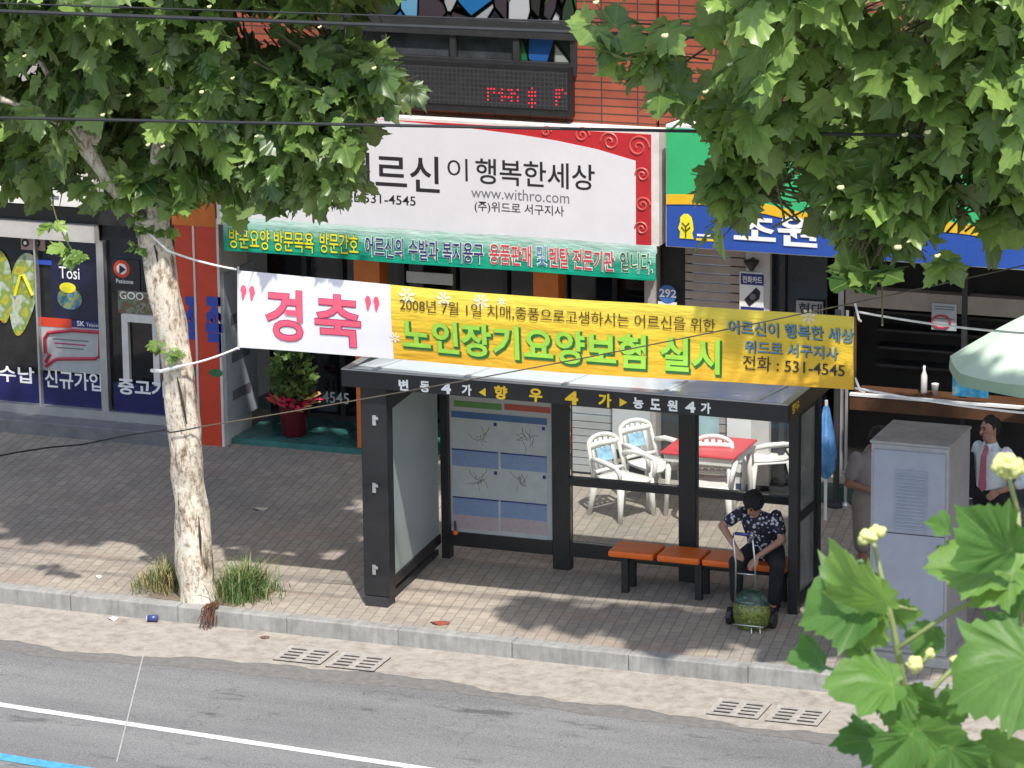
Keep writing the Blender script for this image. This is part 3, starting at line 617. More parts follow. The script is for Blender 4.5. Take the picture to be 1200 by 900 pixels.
# little plates
np_ = thing('number_plate', 'small round blue house number plate 292 on the grey pier', 'sign', PY(782, 345, F-.03))
fill_poly(disc(782, 345, .105, F-.03, 20), F-.03, .008).build('disc', M('plate_blue', (.05, .15, .42), .4, .1), np_); text_px('292', 772.5, 792.5, 343, 9.5, F-.034, 'ink_white', np_, bold=.02)
sheet('lower_plate', 'white_paint', np_, rect_px(771, 353, 793, 361, F-.03), F-.028)
ps = thing('phone_card_sign', 'white vertical sign with a black telephone drawing on the white pier', 'sign', PY(881, 330, F-.03))
r_ = rect_px(867, 318, 895, 368, F-.03); MB().box(r_[0], r_[1], F-.04, F-.001, r_[2], r_[3]).build('panel', 'white_paint', ps)
sheet('heading', 'ink_navy', ps, rect_px(868, 320, 895, 333, F-.045), F-.045); text_px('전화카드', 870, 893, 327, 8, F-.049, 'ink_white', ps, bold=.02)
p = [PY(x, y, F-.045) for x, y in ((872, 351), (886, 337), (891, 342), (890, 350), (878, 359))]; fill_poly([(q.x, q.z) for q in p], F-.045).build('telephone_drawing', 'ink_black', ps)
fill_poly(disc(882, 348, .035, F-.05, 14), F-.049).build('dial_drawing', 'ink_grey', ps); sheet('footer', 'ink_navy', ps, rect_px(868, 359, 895, 363, F-.045), F-.045)
s = thing('wall_lamp', 'small black lamp above the white telephone sign', 'lamp', PY(881, 312, F-.05)); c = PY(881, 308, F-.06)
MB().lathe((c.x, F-.07, c.z-.09), [(.02, 0), (.035, .03), (.085, .1), (.085, .12), (.03, .13)], 16).build('shade', 'black_metal', s, smooth=True); MB().box(c.x-.015, c.x+.015, F-.06, F-.001, c.z+.02, c.z+.05).build('bracket', 'dark_metal', s)
s = thing('grey_name_sign', 'small grey sign with black letters behind top of the yellow banner', 'sign', PY(948, 360, F-.02))
sheet('panel', M('sign_grey', (.30, .30, .31), .5, .12), s, rect_px(933, 352, 964, 372, F+.02), F+.02, .03); text_px('현대', 936, 963, 361, 13, F+.015, 'ink_black', s, bold=.02)
s = thing('no_smoking_notice', 'white notice with a red circle on the dark shop front', 'notice', PY(1104, 370, F))
sheet('paper', 'poster_white', s, rect_px(1092, 355, 1121, 386, F), F+.0); p = PY(1103, 377, F)
MB().tube([(p.x+.10*math.cos(q), F-.006, p.z+.07*math.sin(q)) for q in [2*math.pi*k/20 for k in range(20)]], .012, 5, closed=True).build('red_circle', 'bubble_red', s)
for y in (358, 361, 372): sheet('small_print', 'ink_grey', s, rect_px(1095, y, 1118, y+1.3, F), F-.004)
s = thing('blue_poster', 'light blue picture poster under the pale green parasol', 'poster', PY(1140, 445, F))
mat_collage('ice_print', [(.02, .12, .28), (.05, .28, .46), (.30, .45, .52), (.04, .20, .38)], 6)
sheet('paper', 'ice_print', s, rect_px(1118, 428, 1160, 462, F-.2), F-.262, .01)
s = thing('bottle', 'white bottle standing on the brown counter in dark shop', 'bottle', PY(1083, 440, F+.1))
for px in (1083, ):
    p = PY(px, 441, F+.1); MB().lathe((p.x, F+.1, zq1), [(.032, 0), (.035, .02), (.035, .2), (.014, .26), (.014, .31)], 12).build('body', 'white_plastic', s, smooth=True)
s = thing('cup', 'small pale cup beside the white bottle on the brown counter', 'cup', PY(1096, 440, F+.1)); p = PY(1096, 441, F+.1)
MB().lathe((p.x, F+.1, zq1), [(.03, 0), (.04, .1), (.042, .12), (.036, .12), (.03, .02)], 12).build('body', 'sign_white_rim', s, smooth=True)
s = thing('poster_pair', 'pale blue poster on the shutter seen through the right shelter glass', 'poster', PY(835, 490, F)); 
sheet('paper', M('poster_aqua', (.34, .48, .52), .5, .2, 5), s, rect_px(815, 468, 842, 512, F), F+.02, .006); 
s = thing('wall_notice', 'white notice with dark squares on the pier behind red table', 'notice', PY(865, 520, F-.03))
sheet('paper', 'white_paint', s, rect_px(852, 470, 880, 592, F-.03), F-.03, .01); sheet('square', 'ink_navy', s, rect_px(854, 520, 878, 533, F-.04), F-.035); sheet('square', 'ink_grey', s, rect_px(856, 541, 876, 558, F-.04), F-.035)
fill_poly(disc(866, 549, .05, F-.04, 14), F-.039).build('dot', 'ink_white', s); sheet('square', 'ink_navy', s, rect_px(856, 566, 876, 580, F-.04), F-.035)
s = thing('whiteboard', 'pale grey board leaning by the shutter behind plastic chairs', 'board', G(742, 560))
MB().box(Xp(718, F-.05, 500), Xp(762, F-.05, 500), F-.06, F-.03, .35, 1.35).build('board', M('board_pale', (.50, .51, .53), .5, .1), s)
#%%BANNER
YB = 33.62
mat_grad('yellow_cloth', [(0, (.68, .37, .03)), (.30, (.72, .45, .035)), (.6, (.74, .51, .045)), (.95, (.78, .63, .09))], z0=0, z1=.75)
M('white_cloth', (.72, .71, .77), .6, .05, 3)
bx0, bxm, bx1 = Xp(278, YB), Xp(458, YB), Xp(1002.5, YB, 400); bz0 = Zp(278, 407, YB); bz1 = Zp(278, 318, YB)
bz0r, bz1r = Zp(1002, 457, YB), Zp(1002, 371, YB)
def bz(t, u): zl = bz0+(bz1-bz0)*u; zr = bz0r+(bz1r-bz0r)*u; return zl+(zr-zl)*t-.025*math.sin(math.pi*t)*(1)
def wave_b(x, z): t = (x-bx0)/(bx1-bx0); return .03*math.sin(t*9+1.2*(z-bz0))+.006*math.sin(t*27+2*(z-bz0))+.02*math.sin(t*4-(z-bz0)*5)
def cloth(name, t0, t1, mat, par):
    vs = []; fs = []; NX, NZ = int(140*(t1-t0))+8, 10
    for i in range(NX+1):
        for j in range(NZ+1):
            t = t0+(t1-t0)*i/NX; u = j/NZ; x = bx0+(bx1-bx0)*t; z = bz(t, u); vs.append((x, YB+wave_b(x, z), z))
    for i in range(NX):
        for j in range(NZ): a = i*(NZ+1)+j; fs.append((a, a+NZ+1, a+NZ+2, a+1))
    return MB().add(vs, fs).build(name, mat, par, smooth=True)
bn = thing('street_banner', 'white and yellow Korean street banner strung before the bus shelter', 'banner', (bx0, YB, bz0))
tm = (bxm-bx0)/(bx1-bx0); cloth('white_cloth', 0, tm, 'white_cloth', bn); cloth('yellow_cloth', tm, 1, 'yellow_cloth', bn)
def bt(body, x0, x1, yl, h, mat, edge=None, bold=0., eb=.06, gr=.012, off=(0, 0)):
    if edge:
        text_px(body, x0+off[0], x1+off[0], yl+off[1], h, YB-.006, edge, bn, bold=eb, fn=wave_b, grow=gr)
    text_px(body, x0, x1, yl, h, YB-.010, mat, bn, bold=bold, fn=wave_b)
bt('경', 310, 354, 368.5, 60, 'ink_pink', 'ink_pink_edge', .018, .034, .006); bt('축', 368, 422, 374, 61, 'ink_pink', 'ink_pink_edge', .018, .034, .006)
for px, py in ((284, 343), (294, 344), (431, 355), (441, 356)):
    c = PY(px, py, YB); o = [(c.x+.034*math.sin(q)*(1 if math.cos(q) > 0 else .55), YB-.008, c.z+.075*math.cos(q)) for q in [2*math.pi*k/16 for k in range(16)]]
    o2 = [(p[0]+.003, p[1]+wave_b(p[0], p[2]), p[2]) for p in o]; MB().prism(o2, (0, .004, 0)).build('quote_mark', 'ink_pink', bn)
bt('2008년 7월 1일 치매,중풍으로고생하시는 어르신을 위한', 469, 837, 356, 16, 'ink_brown', bold=.004)
bt('노인장기요양보험 실시', 470, 842, 391, 40, 'ink_green', 'ink_green_edge', .028, .05, .008, (1.8, 2.2))
bt('어르신이 행복한 세상', 852, 1000, 383.5, 17, 'ink_sky', 'ink_brown', .012, .02, .0, (.7, .8)); bt('위드로 서구지사', 871, 981, 407, 15, 'ink_sky', 'ink_brown', .012, .02, 0, (.7, .8)); bt('전화 : 531-4545', 869, 989, 425.5, 17, 'ink_black', bold=.006)
fl = MB()
for px, py, r0 in ((478, 346, .10), (522, 349, .085), (566, 352, .09), (462, 396, .06), (947, 371, .08), (590, 352, .05)):
    c = PY(px, py, YB)
    for k in range(7):
        q = 2*math.pi*k/7+.3; d = Vector((math.cos(q), 0, math.sin(q))); e = Vector((-d.z, 0, d.x))
        pts = [c+d*r0*.15-e*r0*.07, c+d*r0*.7-e*r0*.17, c+d*r0, c+d*r0*.7+e*r0*.17, c+d*r0*.15+e*r0*.07]
        fl.prism([(p.x, YB-.004+wave_b(p.x, p.z), p.z) for p in pts], (0, .002, 0))
fl.build('flower_print', M('flower_cream', (.78, .70, .52), .5, .06), bn)
M('pole_grey', (.45, .44, .42), .6, .1)
for xx, za, zb in ((bx0, bz0, bz1), (bx1, bz0r, bz1r)): MB().tube([(xx, YB+wave_b(xx, za), za-.02), (xx, YB+wave_b(xx, zb), zb+.04)], .012, 8).build('batten', 'pole_grey' if xx < bx1-1 else 'wood_brown', bn)
def sag(a, b, s, n=14):
    a = Vector(a); b = Vector(b); return [a.lerp(b, i/n)-Vector((0, 0, s*4*(i/n)*(1-i/n))) for i in range(n+1)]
TY = 33.6
tk = lambda x, y: PY(x, y, TY)
def ring(c, r, tilt=0, n=20): return [(c.x+r*math.cos(q), c.y+r*math.sin(q), c.z+tilt*math.cos(q)) for q in [2*math.pi*k/n for k in range(n)]]
rp_ = lambda pts, r=.011: MB().tube(pts, r, 6).build('rope', 'rope_white', bn)
rp_(sag((bx0, YB, bz1+.02), tk(205, 290)+Vector((0, -.16, 0)), .02)); rp_(sag((bx0, YB, bz0), tk(222, 424)+Vector((0, -.18, 0)), .02))
rp_([tk(222, 424)+Vector((0, -.18, 0)), tk(200, 429)+Vector((0, -.23, 0)), tk(182, 432)+Vector((0, -.08, 0))], .02)
rp_([tk(205, 290)+Vector((0, -.16, 0)), tk(192, 275)+Vector((0, -.2, 0)), tk(172, 262)+Vector((0, -.12, 0))], .012)
rp_(sag((bx1, YB, bz1r+.05), (-6.9, 33.5, bz1r+.02), .06)); rp_(sag((bx1, YB, bz0r+.02), (-6.9, 33.5, bz0r-.05), .05))
rp_([(bx1+.0, YB-.03, bz1r+.14), (bx1+.04, YB-.03, bz1r-.02), (bx1+.05, YB, bz1r-.04)]); rp_([(bx1, YB, bz0r+.12), (bx1+.05, YB, bz0r), (bx1+.1, YB, bz0r-.02)])
#%%SHELTER
YF, YK = 33.85, 35.72
XSL0, XSL1 = Xp(421, YF, 600), Xp(451.5, YF, 600)
XF0, XF1 = Xp(400, YF, 445), Xp(923.5, YF, 485)
zf0, zf1 = Zp(925, 496, YF), Zp(922, 475.5, YF)
sb = thing('bus_shelter', 'black framed glass bus shelter with lettered fascia and pale roof', 'bus shelter', (-12.5, 35, 0))
# roof
MB().box(XF0, XF1, YF, YF+.07, zf0, zf1).build('fascia', 'black_metal', sb, bevel=.006)
YRB = YK+.1
MB().box(XF1-.07, XF1, YF+.071, YRB, zf0+.0, zf1).build('fascia', M('side_fascia', (.045, .026, .012), .5, .3), sb)
MB().box(XF0, XF0+.07, YF+.071, YRB, zf0, zf1).build('fascia', 'black_metal', sb); MB().box(XF0+.071, XF1-.071, YRB-.07, YRB, zf0, zf1).build('fascia', 'black_metal', sb)
rz = lambda y: zf1+.012-.17*(y-YF)/(YRB-YF)
MB().add([(x_, y_, rz(y_)+dz) for dz in (-.02, 0) for x_, y_ in ((XF0+.072, YF+.071), (XF1-.072, YF+.071), (XF1-.072, YRB-.071), (XF0+.072, YRB-.071))], [(3, 2, 1, 0), (4, 5, 6, 7), (0, 1, 5, 4), (1, 2, 6, 5), (2, 3, 7, 6), (3, 0, 4, 7)]).build('roof', 'roof_sheet', sb)
for xa_ in (XF0, XF1-.07): MB().box(xa_, xa_+.07, YF+.02, YRB, zf1+.001, zf1+.012).build('roof_edge', 'aluminium', sb)
for t in (.07, .28, .5, .72, .93):
    xx = XF0+(XF1-XF0)*t; a_, b2 = YF+.075, YRB-.075
    MB().add([(x_, y_, rz(y_)+dz) for dz in (.001, .014) for x_, y_ in ((xx-.016, a_), (xx+.016, a_), (xx+.016, b2), (xx-.016, b2))], [(3, 2, 1, 0), (4, 5, 6, 7), (0, 1, 5, 4), (1, 2, 6, 5), (2, 3, 7, 6), (3, 0, 4, 7)]).build('roof_joint', M('joint_pale', (.55, .6, .62), .3, .1), sb)
MB().box(XF0, XF1, YF+.001, YF+.0195, zf1+.001, zf1+.012).build('roof_edge', 'aluminium', sb)
Yt = YF-.004
def ft(b_, x, m, w=13, h=13): yl = 446.8+(x-467)*.0765; text_px(b_, x, x+w, yl+4, h, Yt, m, sb, bold=.04)
for i, ch in enumerate('변동4가'): ft(ch, (467, 492, 517, 541)[i], 'ink_white', 11.5, 13)
for i, ch in enumerate('향우4가'): ft(ch, (579, 620, 662, 701)[i], 'ink_yellow', 15.5, 16)
for i, ch in enumerate('농도원4가'): ft(ch, (742, 762, 782, 803, 821)[i], 'ink_white', 12, 13)
for x0, x1 in ((569, 561), (726, 735)):
    yl = 446.8+(x0-467)*.0765+5; a, b_, c_ = PY(x0, yl-5, Yt), PY(x0, yl+5, Yt), PY(x1, yl, Yt)
    pts = [(a.x, a.z), (b_.x, b_.z), (c_.x, c_.z)]; fill_poly(pts if x1 > x0 else pts[::-1], Yt, .003).build('arrow_mark', 'ink_yellow', sb)
text_in('향우', 0, .24, 0, .1, 0, 'ink_yellow', sb, bold=.02, axis=lambda x, z: (XF1+.004, YF+.12+x, zf0+.05+z))
# left wall
MB().box(XSL0, XSL1, YF+.08, YF+.24, .10, zf0-.001).build('front_post', 'black_metal', sb, bevel=.01)
MB().box(XSL0+.02, XSL1-.02, YF+.06, YF+.26, -.0, .099).build('post_foot', 'dark_metal', sb)
fx0, fx1 = XSL1-.13, XSL1-.01; XK1 = Xp(517, YK, 570)   # the wall closes in slightly towards the back
def wall_bar(a, b, y0, z0, z1):
    sh = (XK1-.01)-fx1; q = lambda y: sh*(y-YF)/(YK-YF)
    return MB().add([(x+q(y), y, z) for z in (z0, z1) for x, y in ((a, y0), (b, y0), (b, YK), (a, YK))], [(3, 2, 1, 0), (4, 5, 6, 7), (0, 1, 5, 4), (1, 2, 6, 5), (2, 3, 7, 6), (3, 0, 4, 7)])
wall_bar(fx0, fx1, YF+.241, .16, .26).build('sill_rail', 'black_metal', sb); wall_bar(fx0, fx1, YF+.241, 2.0, zf0-.001).build('top_rail', 'black_metal', sb)
wall_bar(fx0+.03, fx1-.03, YF+.3, .03, .09).build('base_rail', 'dark_metal', sb)
wall_bar(fx0+.03, fx1-.02, YF+.241, .261, 1.999).build('side_panel', 'frosted_panel', sb)
for y in (493, 572, 668):
    lk = MB(); c = PY(438, y, YF+.06); lk.box(c.x-.018, c.x+.018, YF+.066, YF+.079, c.z-.05, c.z+.05); lk.box(c.x+.0, c.x+.045, YF+.06, YF+.0655, c.z+.01, c.z+.04)
    lk.build('hinge', 'aluminium', sb)
# back wall
def bp(px0, px1, nm='back_post'): MB().box(Xp(px0, YK, 580), Xp(px1, YK, 580), YK-.0, YK+.12, 0, zf0-.001).build(nm, 'black_metal', sb, bevel=.006)
bp(516.5, 526); bp(647, 667); bp(795, 815)
xa, xb = Xp(526, YK, 580)+.001, Xp(647, YK, 580)-.001
zb_ = Zp(529, 639, YK); zbt = Zp(529, 623, YK)
MB().box(xa, xb, YK+.0, YK+.1, zb_, zbt).build('bottom_rail', 'black_metal', sb)
MB().box(Xp(667, YK, 580)+.001, Xp(795, YK, 580)-.001, YK+.01, YK+.1, zb_, zbt).build('bottom_rail', 'black_metal', sb); MB().box(Xp(815, YK, 580)+.001, Xp(948, YK, 580), YK+.01, YK+.1, zb_, zbt).build('bottom_rail', 'black_metal', sb)
zmr = Zp(666, 564.5, YK)
for a_, b2 in ((667, 795), (815, 948)):
    X0, X1 = Xp(a_, YK, 580)+.001, Xp(b2, YK, 580)-.001
    MB().box(X0, X1, YK+.0, YK+.1, zmr-.04, zmr+.04).build('mid_rail', 'black_metal', sb)
    MB().box(X0, X1, YK+.045, YK+.055, zbt+.001, zmr-.041).build('glass_pane', 'shelter_glass', sb); MB().box(X0, X1, YK+.045, YK+.055, zmr+.041, zf0-.05).build('glass_pane', 'shelter_glass', sb)
MB().box(Xp(526, YK)+.001, Xp(960, YK), YK+.0, YK+.1, zf0-.049, zf0-.002).build('top_rail', 'black_metal', sb)
# short right wall
YRP = 35.06; XRW = Xp(931, YRP, 600)
MB().box(XRW-.05, XRW+.05, YRP-.05, YRP+.05, 0, zf0-.001).build('right_post', 'black_metal', sb, bevel=.006); MB().box(XRW-.05, XRW+.05, YK-.0, YK+.11, 0, zf0-.052).build('right_post', 'black_metal', sb, bevel=.006)
MB().box(XRW-.03, XRW+.03, YRP+.051, YK-.001, zmr-.04, zmr+.04).build('mid_rail', 'black_metal', sb); MB().box(XRW-.03, XRW+.03, YRP+.051, YK-.001, 2.0, zf0-.001).build('top_rail', 'black_metal', sb)
MB().box(XRW-.03, XRW+.03, YRP+.051, YK-.001, .06, .16).build('bottom_rail', 'black_metal', sb)
MB().box(XRW-.005, XRW+.005, YRP+.051, YK-.001, .161, zmr-.041).build('glass_pane', 'painted_glare_glass', sb); MB().box(XRW-.005, XRW+.005, YRP+.051, YK-.001, zmr+.041, 1.999).build('glass_pane', 'painted_glare_glass', sb)
# route map board
YN = YK+.03
mb_ = MB().box(xa+.01, xb-.01, YN, YN+.03, zbt+.002, zf0-.05).build('route_board', M('board_grey', (.40, .41, .41), .5, .08), sb)
sheet('heading', M('strip_green', (.10, .24, .06), .5, .1), mb_, rect_px(532, 469, 588, 476, YN), YN-.004); sheet('heading', M('strip_red', (.38, .07, .05), .5, .1), mb_, rect_px(591, 473, 645, 480, YN), YN-.004)
sheet('map_sheet', M('map_paper', (.42, .45, .45), .5, .1, 6), mb_, rect_px(528, 480, 641, 622, YN), YN-.004)
sheet('heading', M('strip_blue', (.05, .12, .26), .5, .15), mb_, rect_px(529, 481, 641, 488.5, YN), YN-.008)
M('table_blue', (.19, .26, .42), .5, .15, 30, stretch=(1, 1, 4)); M('table_pink', (.40, .33, .34), .5, .1, 20)
for x0, x1, y0, y1, m in ((530, 584, 526, 545, 'table_blue'), (587, 641, 531, 549, 'table_blue'), (531, 584, 582, 602, 'table_blue'), (587, 641, 587, 606, 'table_blue'), (531, 584, 602, 618, 'table_pink'), (587, 641, 606, 622, 'table_pink')): sheet('timetable', m, mb_, rect_px(x0, y0, x1, y1, YN), YN-.007)
for x0, y in ((530, 525), (587, 530), (531, 581), (587, 586)): sheet('rule_line', 'ink_navy', mb_, rect_px(x0, y, x0+54, y+1.5, YN), YN-.0105)
for cx, cy, sx_, n_ in ((562, 512, 24, 9), (618, 514, 20, 14), (562, 562, 18, 16), (612, 566, 20, 12)):
    g = MB()
    for k in range(n_):
        c = PY(cx+rng.uniform(-6, 6), cy+rng.uniform(-4, 4), YN-.006); q = rng.uniform(0, 6.28); L = rng.uniform(.05, .2)*sx_/24
        pts = [(c.x, YN-.0065, c.z)]
        for i in range(4): q += rng.uniform(-.7, .7); p0 = pts[-1]; pts.append((p0[0]+L/4*math.cos(q), YN-.0065, p0[2]+L/4*math.sin(q)*.9))
        g.tube(pts, .0024, 4)
    g.build('route_lines', M('ink_olive', (.22, .23, .17), .6, .2), mb_)
for x, y in ((580.5, 497), (637, 502), (581, 554), (638, 559)): sheet('number_square', 'ink_navy', mb_, rect_px(x-1.8, y-2, x+1.8, y+2, YN), YN-.008)
s = thing('orange_cap', 'small orange knob hanging at the lower left corner of map board', 'knob', PY(534, 623, YK-.03)); c = PY(534, 624, YK-.03)
MB().ball((c.x, YK-.035, c.z), .03, 12, 8).build('ball', 'orange_plastic', s, smooth=True); MB().tube([(c.x, YK-.035, c.z+.02), (c.x-.01, YK-.02, c.z+.12)], .012, 6).build('stem', 'black_metal', s)
#%%FURNITURE
# bench
BY0, BY1 = 35.10, 35.50; BZ = .45
bc = thing('bench', 'bench of four orange plastic seats on black legs in the shelter', 'bench', (Xp(820, 35.2, 660), 35.3, 0))
edges = [(712, 765), (769, 819), (822, 871), (875, 921)]
for a_, b2 in edges:
    X0, X1 = PY(a_, 655, BY0).x, PY(b2, 670, BY0).x
    sm = MB(); sm.box(X0, X1, BY0, BY1, BZ-.07, BZ)
    sm.build('seat', 'orange_plastic', bc, bevel=.02)
X0, X1 = PY(716, 655, BY0).x, PY(918, 670, BY0).x
MB().box(X0, X1, BY0+.14, BY0+.2, BZ-.13, BZ-.072).build('rail', 'black_metal', bc)
for px in (736, 822, 913):
    xx = PY(px, 680, BY0+.17).x; MB().box(xx-.035, xx+.035, BY0+.06, BY0+.12, 0, BZ-.072).build('leg', 'black_metal', bc); MB().box(xx-.035, xx+.035, BY1-.12, BY1-.06, 0, BZ-.072).build('leg', 'black_metal', bc)
# plastic armchairs: origin at floor centre, facing local -Y
def make_chair(label):
    t = thing('plastic_armchair', label, 'chair', group='white plastic armchairs around red table')
    sm = MB(); n = 8; vs = []; fs = []
    for i in range(n+1):
        for j in range(n+1):
            u = i/n*2-1; v = j/n*2-1; w_ = .225*(1-.08*v); vs.append((u*w_, v*.22, .425-.02*(1-u*u)*(1-v*v)+.015*(v > .9)))
    for i in range(n):
        for j in range(n): a = i*(n+1)+j; fs.append((a, a+n+1, a+n+2, a+1))
    k = len(vs); vs += [(x, y, z-.018) for x, y, z in vs]; fs += [tuple(q+k for q in f[::-1]) for f in fs]
    rim = [i*(n+1) for i in range(n+1)]+[n*(n+1)+j for j in range(1, n+1)]+[i*(n+1)+n for i in range(n-1, -1, -1)]+[j for j in range(n-1, 0, -1)]
    for i in range(len(rim)): a, b = rim[i], rim[(i+1) % len(rim)]; fs.append((a, a+k, b+k, b))
    sm.add(vs, fs); sm.tube([(-.235, -.215, .415), (-.12, -.235, .40), (.12, -.235, .40), (.235, -.215, .415)], .022, 6)
    sm.build('seat', 'white_plastic', t, True, True)
    bk = MB(); def_b = lambda u, w: (u*.235*(1-.12*w), .21+.13*w+.03*(1-u*u), .42+.42*w)
    top = [def_b(math.cos(q), .80+.20*math.sin(q)) for q in [math.pi*k/12 for k in range(13)]]
    bk.tube([def_b(1, 0)]+[def_b(1, .4)]+top+[def_b(-1, .4), def_b(-1, 0)], .024, 8)
    bk.tube([def_b(u, .12) for u in (-.95, -.5, 0, .5, .95)], .022, 6); bk.tube([def_b(u, .78) for u in (-.98, -.5, 0, .5, .98)], .03, 6)
    for u in (-.62, -.31, 0, .31, .62):
        a, b, c, d = def_b(u-.10, .10), def_b(u+.10, .10), def_b(u*1.12+.11, .97), def_b(u*1.12-.11, .97)
        bk.prism([a, b, c, d], (0, .012, 0))
    bk.build('backrest', 'white_plastic', t, True, True)
    a, b, c, d = [Vector(def_b(u, w))+Vector((0, -.014, 0)) for u, w in ((-.5, .35), (.5, .35), (.45, .68), (-.45, .68))]
    MB().prism([a, b, c, d], (0, .006, 0)).build('sticker', M('sticker_blue', (.28, .50, .68), .4, .35, 14), t, True)
    for sx in (-1, 1):
        am = MB(); am.tube([(sx*.225, .24, .62), (sx*.27, .12, .645), (sx*.285, -.06, .64), (sx*.28, -.2, .615), (sx*.262, -.235, .55), (sx*.245, -.225, .43)], [.024, .03, .032, .03, .026, .024], 8)
        am.build('armrest', 'white_plastic', t, True, True)
        for sy in (-1, 1):
            x0, y0, x1, y1 = sx*.215, sy*.20, sx*.25, sy*.25+.02
            MB().tube([(x0, y0, .42), ((x0+x1)/2, (y0+y1)/2, .2), (x1, y1, 0)], [.045, .034, .026], 8).build('leg', 'white_plastic', t, True, True)
    return t
ch0 = make_chair('white plastic armchair nearest the shelter glass, left one of the facing pair')
spots = [(G(730, 604), 62, None), (G(768, 590)+Vector((-.06, .10, 0)), 58, 'white plastic armchair just behind the nearest one and left of red table'),
         (G(828, 612)+Vector((.0, .1, 0)), 12, 'white plastic armchair pushed under the front of the red table'),
         (G(900, 580)+Vector((.0, .0, 0)), -62, 'white plastic armchair right of the red table seen behind the seated woman')]
for i, (p, a, lb) in enumerate(spots):
    o = ch0 if i == 0 else copy_tree(ch0)
    if lb: o['label'] = lb
    o.location = (p.x, p.y, 0); o.rotation_euler.z = R(a)
# red table
tc = sum((G(x, y, .73) for x, y in ((785, 533), (795, 510), (876, 512), (867, 533))), Vector())/4
tb = thing('plastic_table', 'square plastic table with red top and white legs behind shelter', 'table', (tc.x, tc.y, 0))
MB().box(-.42, .42, -.42, .42, .70, .73).build('tabletop', 'red_plastic', tb, True, bevel=.012)
sk = MB()
for a, b, c, d in ((-.38, .38, -.39, -.37), (-.38, .38, .37, .39), (-.39, -.37, -.38, .38), (.37, .39, -.38, .38)): sk.box(a, b, c, d, .62, .70)
sk.build('apron', 'white_plastic', tb, True)
for sx in (-1, 1):
    for sy in (-1, 1): MB().tube([(sx*.34, sy*.34, .69), (sx*.37, sy*.37, 0)], [.035, .024], 8).build('leg', 'white_plastic', tb, True, True)
# parasol
up = PY(1200, 470, 37.9); up = Vector((-8.62, 37.75, .10))
pr = thing('parasol', 'open pale green parasol cut by the right edge of the photo', 'parasol', up)
M('canopy_green', (.60, .76, .62), .7, .05, 3)
vs = [(0, 0, 2.58)]; fs = []; N = 8; RN = 6
for r_i in range(1, RN+1):
    t = r_i/RN
    for k in range(N*4):
        q = 2*math.pi*k/(N*4); sc = 1-.07*abs(math.sin(q*N/2))*t; rr = 1.0*t*sc; vs.append((rr*math.cos(q), rr*math.sin(q), 2.58-.60*t**1.15-.02*abs(math.sin(q*N/2))*t))
M4 = N*4
for k in range(M4): fs.append((0, 1+k, 1+(k+1) % M4))
for r_i in range(RN-1):
    for k in range(M4): a = 1+r_i*M4; fs.append((a+k, a+M4+k, a+M4+(k+1) % M4, a+(k+1) % M4))
cn = MB().add(vs, fs).build('canopy', 'canopy_green', pr, True, True)
vs = []; fs = []
for k in range(M4+1):
    q = 2*math.pi*k/M4; sc = 1-.07*abs(math.sin(q*N/2)); vs += [(1.0*sc*math.cos(q), 1.0*sc*math.sin(q), 1.98-.02*abs(math.sin(q*N/2))), (1.01*sc*math.cos(q), 1.01*sc*math.sin(q), 1.85+.015*math.sin(q*16))]
    if k: fs.append((2*k-2, 2*k, 2*k+1, 2*k-1))
MB().add(vs, fs).build('valance', M('valance_green', (.46, .64, .47), .7, .06, 3), pr, True, True)
MB().tube([(0, 0, 0), (0, 0, 2.62)], .02, 8).build('pole', 'white_paint', pr, True); MB().lathe((0, 0, 0), [(.25, 0), (.25, .06), (.06, .1), (.05, .3)], 20).build('base', 'concrete', pr, True)
# folded blue parasol
p = PY(968, 520, 38.4); bpz = thing('folded_parasol', 'closed blue and white parasol standing right behind the shelter corner', 'parasol', (p.x, p.y, 0))
c = PY(964, 500, p.y); zt = Zp(964, 474, p.y); zb2 = Zp(964, 560, p.y)
prof = [(.03, zb2), (.085, zb2+.1), (.10, zb2+.3), (.075, zb2+.5), (.03, zt-.03), (.012, zt)]
vs = []; fs = []; S = 20
for r0, z in prof:
    for k in range(S): q = 2*math.pi*k/S; rr = r0*(1+.25*math.cos(q*5)); vs.append((rr*math.cos(q), rr*math.sin(q), z))
for i in range(len(prof)-1):
    for k in range(S): fs.append((i*S+k, i*S+(k+1) % S, (i+1)*S+(k+1) % S, (i+1)*S+k))
MB().add(vs, fs).build('canopy', M('parasol_blue', (.02, .13, .48), .6, .3, 5, col2=(.16, .40, .72)), bpz, True, True); MB().tube([(0, 0, 0), (0, 0, zt+.05)], .018, 8).build('pole', 'white_paint', bpz, True)
# standpipe/posts right of the shelter
for px, m, r0, lb in ((980, 'dark_metal', .035, 'dark steel downpipe standing right of the folded blue parasol'), (991, 'aluminium', .018, 'thin pale metal pole beside the dark downpipe at shop edge')):
    p = PY(px, 560, F-.35); o = thing('pole', lb, 'pole', (p.x, p.y, 0)); MB().tube([(0, 0, 0), (0, 0, 2.2)], r0, 10).build('shaft', m, o, True); MB().lathe((0, 0, 0), [(r0*3, 0), (r0*3, .03), (r0*1.2, .06)], 14).build('foot', m, o, True)
o = thing('water_basin', 'low green basin on the pavement beside the man in grey shirt', 'basin', G(985, 588))
MB().box(-.28, .28, -.1, .25, 0, .22).build('tub', M('tub_green', (.05, .10, .085), .5, .2), o, True, bevel=.03); MB().box(-.26, .26, -.08, .23, .221, .25).build('lid', M('lid_pale', (.34, .35, .30), .5, .2), o, True, bevel=.01)
